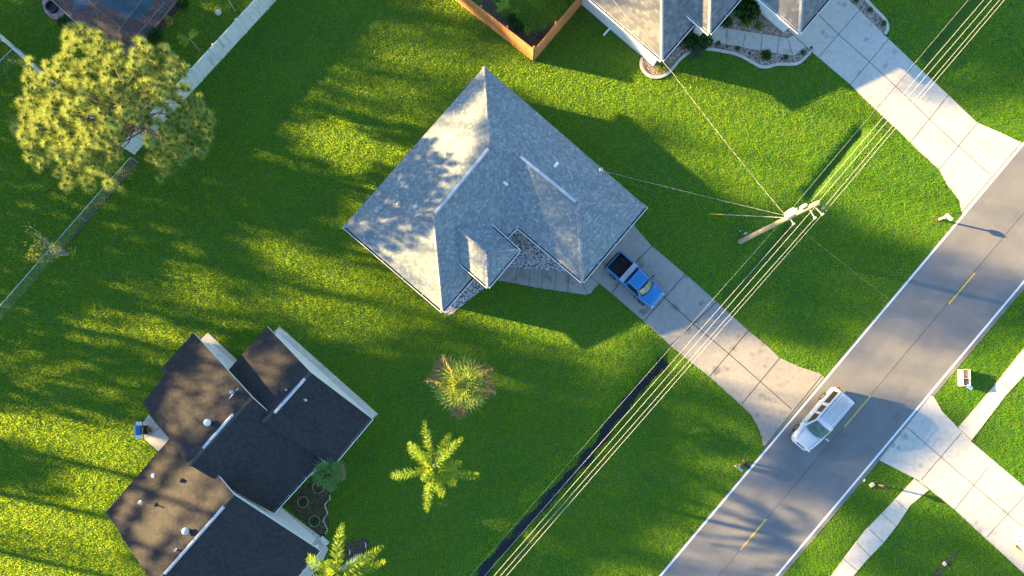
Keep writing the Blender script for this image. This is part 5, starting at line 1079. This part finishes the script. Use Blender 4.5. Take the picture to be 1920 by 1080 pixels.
def seams(e, segs_):
    b = MB()
    for p0, p1 in segs_: b.tube([p0, p1], 0.008, 4)
    b.build('panel_gap', M['dark'], e)
seams(pk, [((1.02, -0.7, 1.02), (1.02, 0.7, 1.02)), ((1.1, -0.74, 0.985), (2.1, -0.62, 0.93)), ((1.1, 0.74, 0.985), (2.1, 0.62, 0.93)), ((0.98, -0.865, 0.4), (0.98, -0.865, 0.96)), ((0.98, 0.865, 0.4), (0.98, 0.865, 0.96)), ((-0.28, -0.865, 0.4), (-0.28, -0.865, 0.96)), ((-0.28, 0.865, 0.4), (-0.28, 0.865, 0.96))])
b = MB(); b.tube([(1.16, -0.35, 1.06), (0.93, 0.05, 1.26)], 0.01, 4); b.tube([(1.14, 0.3, 1.06), (0.9, 0.6, 1.24)], 0.01, 4); b.build('wiper', M['dark'], pk)
# --- white SUV
def suv(name, loc, rz, label, cat, wd=1.9):
    e = empty(name, loc, label, cat, rz=rz, world=False); HW = wd / 2
    b = MB(); loft(b, [sec(x, hw, 0.32, z, r_, bw) for x, hw, z, r_, bw in ((-2.5, HW - 0.12, 1.0, 0.1, 0), (-2.42, HW - 0.03, 1.06, 0.1, 0), (-2.0, HW, 1.1, 0.1, 0), (0.7, HW, 1.08, 0.1, 0.0), (1.2, HW, 1.06, 0.14, 0.03), (1.7, HW - 0.03, 1.02, 0.2, 0.04), (2.15, HW - 0.09, 0.96, 0.2, 0.04), (2.38, HW - 0.2, 0.88, 0.18, 0.02), (2.5, HW - 0.38, 0.72, 0.1, 0.01))]); b.build('body', M['carwhite'], e, smooth=True)
    # greenhouse
    secs = []; G = [(-2.44, 0.70, 1.10, 1.12), (-2.3, 0.66, 1.72, 1.1), (-2.0, 0.66, 1.83, 1.1), (0.2, 0.67, 1.86, 1.08), (0.42, 0.68, 1.80, 1.08), (1.16, 0.80, 1.1, 1.06)]
    for x, hw, z, zb in G: secs.append([(x, -(HW - 0.07), zb - 0.05), (x, -hw - 0.03, z - 0.06), (x, -hw + 0.05, z), (x, 0, z + 0.04), (x, hw - 0.05, z), (x, hw + 0.03, z - 0.06), (x, HW - 0.07, zb - 0.05)])
    b = MB(); loft(b, secs); rf = b.build('roof', M['carwhite'], e, smooth=False, bevel=0.03)
    for k in range(6): y = -0.42 + 0.168 * k; MB().box((-0.95, y, 1.868 + 0.03 * (1 - abs(y))), (2.3, 0.03, 0.03)).build('roof_rib', M['white'], rf)
    for s in (-1, 1):
        b = MB(); b.tube([(-2.1, s * 0.62, 1.86), (-2.0, s * 0.62, 1.92), (0.1, s * 0.62, 1.93), (0.22, s * 0.62, 1.87)], 0.022, 6); b.build('roof_rail', M['dark'], rf)
        for x0, x1, tx0, tx1 in ((-2.1, -1.02, -2.06, -1.05), (-0.78, -0.18, -0.76, -0.2), (0.0, 0.95, 0.0, 0.45)):
            panel(e, 'side_window', [(x0, s * 0.862, 1.16), (x1, s * 0.862, 1.16), (tx1, s * 0.72, 1.70), (tx0, s * 0.72, 1.70)][::s], M['tint'], 0.016)
        mirror(e, 0.95, (HW - 0.06) * s, 1.14, s, M['carwhite'])
        MB().box((2.36, s * 0.66, 0.80), (0.12, 0.34, 0.16)).build('headlight', M['dome'], e, bevel=0.04); MB().box((-2.47, s * 0.78, 1.2), (0.09, 0.14, 0.5)).build('taillight', M['red'], e, bevel=0.02)
        for x in (-1.5, 1.55): wheel(e, x, s * (HW - 0.1), 0.38, 0.25)
    ya = [(-0.62 + 1.24 * i / 8) for i in range(9)]; yb = [(-0.74 + 1.48 * i / 8) for i in range(9)]
    A1 = [(0.48 + 0.08 * (1 - (y / 0.62) ** 2), y, 1.79) for y in ya]; B1 = [(1.13 + 0.13 * (1 - (y / 0.74) ** 2), y, 1.14) for y in yb]
    strip_panel(e, 'windshield', A1, B1, M['ws2'], t=0.035)
    panel(e, 'rear_window', [(-2.43, 0.6, 1.2), (-2.43, -0.6, 1.2), (-2.33, -0.56, 1.62), (-2.33, 0.56, 1.62)], M['tint'], 0.03)
    MB().box((2.47, 0, 0.5), (0.12, 1.1, 0.2)).build('bumper', M['carwhite'], e, bevel=0.05)
    seams(e, [((1.3, -0.72, 1.085), (2.3, -0.56, 0.965)), ((1.3, 0.72, 1.085), (2.3, 0.56, 0.965)), ((1.28, -0.72, 1.10), (1.28, 0.72, 1.10))] + [((x, s_ * (HW + 0.003), 0.45), (x, s_ * (HW - 0.01), 1.06)) for x in (-0.95, -0.1, 0.95) for s_ in (-1, 1)])
    b = MB()  # grey strips between the ribs, groove shade put in as colour for contrast
    for k in range(5): y = -0.336 + 0.168 * k; b.box((-0.95, y, 1.874 + 0.03 * (1 - abs(y))), (2.2, 0.035, 0.012))
    b.build('groove_shade_strip', M['galv'], rf); b = MB(); b.tube([(1.2, -0.5, 1.16), (0.95, 0.1, 1.42)], 0.012, 4); b.tube([(1.2, 0.2, 1.16), (0.92, 0.6, 1.4)], 0.012, 4); b.build('wiper', M['dark'], e)
    b = MB(); b.box((2.44, 0, 0.78), (0.06, 0.7, 0.16)); b.build('grille', M['dark'], e, bevel=0.02)
    return e
M['ws2'] = glass_mat('windshield_dark', (0.03, 0.075, 0.065), 0.1)
q_ = P(1543, 788, 1.0); suv('white_suv', (q_.x, q_.y, 0.0), math.atan2(-96, -82), 'white estate-style SUV with ribbed roof driving down the left lane of the road', 'car')
# sedan at the right edge
def sedan(loc, rz):
    e = empty('white_car', loc, 'white car cut by the right edge on the lower right driveway', 'car', rz=rz, world=False); HW = 0.9
    b = MB(); loft(b, [sec(x, hw, 0.25, z, r_, bw) for x, hw, z, r_, bw in ((-2.35, HW - 0.2, 0.9, 0.1, 0), (-2.1, HW - 0.03, 0.97, 0.12, 0.01), (0.8, HW, 0.95, 0.12, 0), (1.3, HW, 0.9, 0.16, 0.03), (1.9, HW - 0.08, 0.8, 0.2, 0.03), (2.2, HW - 0.25, 0.68, 0.16, 0.02), (2.36, HW - 0.45, 0.55, 0.1, 0))]); b.build('body', M['carwhite'], e, smooth=True)
    b = MB(); loft(b, [[(x, -0.8, 0.88), (x, -hw, z), (x, 0, z + 0.03), (x, hw, z), (x, 0.8, 0.88)] for x, hw, z in ((-1.7, 0.7, 0.95), (-1.0, 0.6, 1.38), (0.1, 0.6, 1.42), (0.95, 0.72, 0.95))]); b.build('roof', M['carwhite'], e, bevel=0.03)
    strip_panel(e, 'windshield', [(0.2, y, 1.39) for y in (-.5, 0, .5)], [(0.92, y, 0.98) for y in (-.62, 0, .62)], M['ws2'], t=0.03)
    for s in (-1, 1):
        MB().box((2.08, s * 0.6, 0.66), (0.3, 0.22, 0.12)).build('headlight', M['galv'], e, bevel=0.03)
        panel(e, 'side_window', [(-1.2, s * 0.80, 0.98), (0.7, s * 0.80, 0.98), (0.15, s * 0.66, 1.34), (-0.95, s * 0.66, 1.34)][::s], M['tint'], 0.02)
        mirror(e, 0.75, 0.82 * s, 1.0, s, M['carwhite'])
        for x in (-1.4, 1.45): wheel(e, x, s * 0.78, 0.33, 0.22)
    MB().box((2.3, 0, 0.4), (0.12, 0.9, 0.12)).build('bumper', M['dark'], e, bevel=0.03)
a_ = math.atan2(0.653, -0.757); f_ = P(1913, 998, 0.5); sedan((f_.x - math.cos(a_) * 2.36, f_.y - math.sin(a_) * 2.36, 0.012), a_)

# ------------------------------------------------------------------ tall pines beyond the left edge: they cast the long dappled shade
TE = math.tan(R(SUN_EL)); dS = Vector((-SUN_DIR[0], -SUN_DIR[1], 0)).normalized(); nS = Vector((-dS.y, dS.x, 0)); S0 = -68.0
def vw(px, py, h=0.0): g = P(px, py, h); return (g.dot(nS), h + (g.dot(dS) - S0) * TE)
LIT = [  # (polygon in photo px, height of the surface it lies on, openness)
 ([(800, -40), (905, -40), (935, 45), (880, 30), (830, 22)], 0, 1),
 ([(548, 272), (592, 213), (655, 213), (720, 232), (800, 205), (760, 300), (725, 335), (690, 325), (640, 303), (580, 296)], 0, 1),
 ([(465, 452), (520, 444), (570, 470), (620, 492), (690, 500), (740, 545), (800, 560), (842, 596), (780, 600), (740, 590), (650, 560), (560, 540), (500, 500)], 0, 0.6),
 ([(500, 560), (560, 555), (640, 565), (700, 580), (730, 610), (710, 640), (660, 640), (600, 610), (520, 590)], 0, 0.7),
 ([(280, 532), (350, 540), (400, 562), (500, 578), (510, 592), (400, 585), (330, 565), (270, 550)], 0, 0.55),
 ([(120, 612), (150, 590), (210, 600), (300, 618), (370, 640), (400, 660), (330, 660), (260, 645), (180, 622), (130, 626)], 0, 0.6),
 ([(-60, 660), (50, 678), (110, 695), (140, 715), (80, 705), (-60, 680)], 0, 0.4), ([(180, 715), (290, 740), (300, 762), (150, 735)], 0, 0.3),
 ([(-200, 740), (0, 770), (60, 782), (160, 805), (270, 812), (290, 850), (200, 960), (240, 1035), (-200, 985)], 0, 1), ([(-200, 1000), (240, 1060), (280, 1100), (300, 1180), (-200, 1180)], 0, 1),
 ([(830, 588), (870, 574), (960, 590), (1085, 612), (1200, 658), (1165, 684), (1080, 672), (960, 628), (880, 606)], 0, 1),
 ([(940, 92), (1000, 108), (1200, 120), (1440, 145), (1560, 180), (1640, 225), (1600, 330), (1560, 352), (1450, 385), (1380, 380), (1260, 230), (1150, 226), (1050, 205), (950, 170), (890, 130)], 0, 1),
 ([(1560, 230), (1640, 235), (1700, 205), (1745, 192), (1800, 210), (1860, 196), (2000, 180), (2100, 560), (1920, 522), (1745, 470), (1640, 432), (1550, 392), (1530, 350)], 0, 1),
 ([(1240, 668), (1345, 636), (1400, 622), (1440, 636), (1500, 660), (1560, 672), (1600, 650), (1660, 640), (1700, 640), (1800, 662), (1760, 770), (1680, 748), (1630, 738), (1590, 748), (1500, 785), (1450, 785), (1400, 750), (1330, 715), (1265, 700)], 0, 1),
 ([(1560, 600), (1640, 590), (1800, 620), (1790, 640), (1640, 612)], 0, 0.6),
 ([(1750, 735), (1820, 670), (1880, 640), (2100, 660), (2100, 1100), (1920, 1060), (1850, 1000), (1780, 950), (1700, 935), (1720, 880), (1790, 846), (1830, 815)], 0, 1),
 ([(1195, 1006), (1262, 1003), (1300, 1015), (1262, 1045)], 0, 1), ([(1300, 960), (1420, 972), (1540, 992), (1540, 1010), (1330, 985)], 0, 0.8), ([(1260, 1030), (1340, 1012), (1500, 1040), (1640, 1075), (1640, 1140), (1500, 1085), (1380, 1065)], 0, 1),
 ([(1600, 905), (1680, 915), (1760, 930), (1800, 1000), (1720, 960), (1640, 930)], 0, 0.6),
 # lit roofs
 ([(905, 122), (922, 238), (870, 235), (835, 240), (800, 215), (850, 160)], 3.8, 1), ([(730, 275), (790, 270), (780, 300), (735, 325)], 3.6, 1), ([(870, 265), (905, 262), (900, 275), (870, 280)], 4.7, 1), ([(700, 340), (735, 345), (720, 375), (700, 380)], 3.5, 0.8), ([(660, 395), (735, 392), (735, 412), (650, 425)], 3.2, 1),
 ([(645, 424), (700, 440), (790, 470), (822, 492), (835, 585), (800, 565)], 3.4, 1), ([(740, 375), (780, 365), (815, 395), (780, 400)], 4.4, 0.7), ([(1040, 425), (1070, 440), (1092, 470), (1088, 495), (1050, 455)], 3.4, 1), ([(995, 315), (1035, 345), (1025, 358), (1000, 335)], 4.1, 0.8), ([(880, 480), (905, 505), (914, 540), (888, 515)], 3.5, 1),
 ([(1108, -60), (1242, -110), (1246, 116), (1180, 62)], 3.6, 1), ([(1100, -80), (1242, -100), (1246, 100), (1180, 42)], 4.8, 1), ([(1100, -20), (1180, 20), (1246, 114), (1180, 65)], 2.8, 1), ([(1200, 30), (1250, 120), (1210, 110), (1130, 30)], 1.6, 1), ([(1302, -20), (1332, -20), (1332, 62), (1300, 40)], 3.4, 1), ([(1455, -20), (1500, -40), (1500, 60), (1458, 25)], 3.3, 1),
 ([(215, 960), (315, 838), (390, 880), (440, 925), (300, 1090), (275, 1070)], 4.0, 0.95), ([(200, 960), (315, 828), (340, 860), (250, 1000)], 3.0, 0.9), ([(355, 880), (440, 928), (300, 1095), (280, 1060)], 5.0, 0.95), ([(290, 720), (330, 715), (345, 750), (300, 770)], 3.6, 0.9), ([(370, 655), (400, 660), (420, 685), (380, 690)], 3.4, 0.9), ([(340, 790), (400, 760), (450, 770), (420, 790), (350, 830)], 4.7, 0.7), ([(445, 660), (485, 665), (530, 720), (500, 750)], 4.0, 0.8),
 # sunlit crowns
 ([(20, 40), (400, 60), (410, 300), (300, 345), (120, 365), (20, 280)], 7.5, 1), ([(20, 40), (330, 60), (300, 345), (120, 365), (20, 280)], 9.0, 1), ([(10, 100), (300, 50), (410, 120), (410, 300), (300, 345), (120, 365), (10, 300)], 5.6, 1), ([(800, 670), (925, 680), (920, 775), (810, 775)], 4.9, 1), ([(720, 840), (790, 780), (880, 810), (900, 880), (830, 965), (725, 905)], 7.0, 1), ([(720, 840), (790, 780), (870, 810), (850, 880), (830, 965), (725, 905)], 5.8, 1), ([(560, 985), (720, 980), (720, 1100), (560, 1100)], 6.4, 1), ([(560, 985), (680, 980), (680, 1100), (560, 1100)], 5.4, 1), ([(1380, 370), (1560, 365), (1560, 450), (1440, 450)], 9.0, 1),
 ([(90, 440), (165, 450), (165, 520), (90, 510)], 2.0, 0.8)]
DARK = [([(-60, 812), (60, 825), (165, 880), (95, 888), (150, 925), (90, 935), (-60, 925)], 0)]
HALF = [([(-60, 380), (60, 300), (430, 200), (560, 215), (660, 420), (840, 600), (700, 700), (430, 620), (200, 720), (-60, 780)], 0, 0.02),
 ([(420, -60), (900, -60), (905, 120), (800, 215), (560, 215), (470, 120)], 0, 0.12), ([(740, 60), (905, 120), (800, 215), (680, 170)], 0, 0.28), ([(240, 560), (520, 590), (700, 620), (700, 690), (300, 720), (150, 640)], 0, 0.055), ([(0, 640), (300, 690), (280, 800), (0, 770)], 0, 0.05), ([(380, 440), (640, 440), (760, 560), (480, 600), (280, 560), (260, 500)], 0, 0.045),
 ([(700, 600), (960, 640), (1250, 690), (1250, 740), (960, 700), (700, 660)], 0, 0.06), ([(1180, 940), (1350, 900), (1500, 960), (1500, 1100), (1150, 1100)], 0, 0.04), ([(1560, 560), (1750, 470), (1920, 520), (1860, 640), (1700, 660), (1560, 620)], 0, 0.16), ([(1740, 960), (1920, 1080), (1700, 1100), (1680, 1000)], 0, 0.12),
 ([(363, 630), (465, 745), (355, 868), (275, 760)], 4.0, 0.45), ([(510, 620), (575, 700), (510, 770), (450, 680)], 3.6, 0.35)]
litP = [([vw(x, y, h) for x, y in p], o_) for p, h, o_ in LIT]; halfP = [([vw(x, y, h) for x, y in p], o_) for p, h, o_ in HALF]
def shade_trees():
    # transmittance wanted through the canopy, on a grid across (vv) and up (ww), softened
    gv = np.arange(-34, 48, 0.2); gw = np.arange(5.0, 30.0, 0.1); GV, GW = np.meshgrid(gv, gw); T = np.full(GV.shape, 0.02)
    for p, o_ in halfP + litP: T = np.where(pip(GV, GW, p), np.maximum(T, o_), T)
    for p, h in DARK: T = np.where(pip(GV, GW, [vw(x, y, h) for x, y in p]), 0.03, T)
    def blur(a, sg, ax):
        k = np.exp(-0.5 * (np.arange(-3 * sg, 3 * sg + 1) / sg) ** 2); k /= k.sum(); return np.apply_along_axis(lambda r: np.convolve(np.pad(r, 3 * sg, 'edge'), k, 'valid'), ax, a)
    T = blur(blur(T, 3, 1), 2, 0)
    wob = 1.0 + 0.35 * np.sin(GV * 1.1 + 1.3 * np.sin(GW * 0.9)) * np.sin(GW * 1.7 + GV * 0.3)
    T = np.clip(np.where(T < 0.7, T * wob, T), 0.02, 1); depth = -np.log(T)
    def field(v, w_, A): return A[np.clip(((w_ - 5.0) / 0.1).astype(int), 0, len(gw) - 1), np.clip(((v + 34) / 0.2).astype(int), 0, len(gv) - 1)]
    VS, WS, SZ = [], [], []
    for lo, hi, dens, part in ((0.28, 0.46, 42.0, 0), (0.13, 0.22, 105.0, 1)):
        N = int(82 * 25 * dens); v_ = rng.uniform(-34, 48, N); w_ = rng.uniform(5, 30, N); d_ = field(v_, w_, depth)
        frac = np.clip((d_ - 1.6) / 1.6, 0, 1); mean_a = 0.7 * (lo * lo + lo * hi + hi * hi) / 3
        want = d_ * frac if part == 0 else d_ * (1 - frac)
        k = rng.random(N) < want / (mean_a * dens); k &= w_ < 28.2 + 1.2 * np.sin(v_ * 0.7) + 0.8 * np.sin(v_ * 1.9 + 1)
        VS.append(v_[k]); WS.append(w_[k]); SZ.append(rng.uniform(lo, hi, int(k.sum())))
    vv, ww, size = np.concatenate(VS), np.concatenate(WS), np.concatenate(SZ); n = len(vv); print('canopy cards', n)
    trunks = np.arange(-33, 49, 4.1) + rng.uniform(-1.0, 1.0, 20); ti = np.argmin(np.abs(vv[:, None] - trunks[None, :]), 1)
    ds = rng.normal(0, 1.3, n)
    for t, tv in enumerate(trunks):
        m_ = ti == t
        base = dS * S0 + nS * tv; e = empty('tall_pine', (base.x, base.y, -0.03), 'tall pine standing beyond the left edge whose shade falls across the lawn', 'tree', 'tall pines beyond the left edge')
        hgt = 27 + random.uniform(-1, 1.5); MB().tube([(base.x, base.y, -0.1), (base.x + 0.2, base.y, hgt * 0.5), (base.x, base.y + 0.1, hgt)], [0.3, 0.2, 0.05], 8).build('trunk', M['bark'], e)
        k = int(m_.sum()); 
        if k == 0: continue
        c = np.outer(S0 + ds[m_], np.array(dS)) + np.outer(vv[m_], np.array(nS)); c[:, 2] = ww[m_] - ds[m_] * TE
        a = rng.normal(size=(k, 3)); a /= np.linalg.norm(a, axis=1)[:, None]; bb = np.cross(a, rng.normal(size=(k, 3))); bb /= np.linalg.norm(bb, axis=1)[:, None]; sz = size[m_][:, None]
        v = np.stack([c - a * sz, c + bb * sz * 0.7, c + a * sz, c - bb * sz * 0.7], 1).reshape(-1, 3)
        o = new_mesh_np('crown', v, 4, np.arange(4 * k), M['pine_far']); o.parent = e; o.matrix_parent_inverse = PINV[e.name]
shade_trees()
print('objects', len(bpy.data.objects))
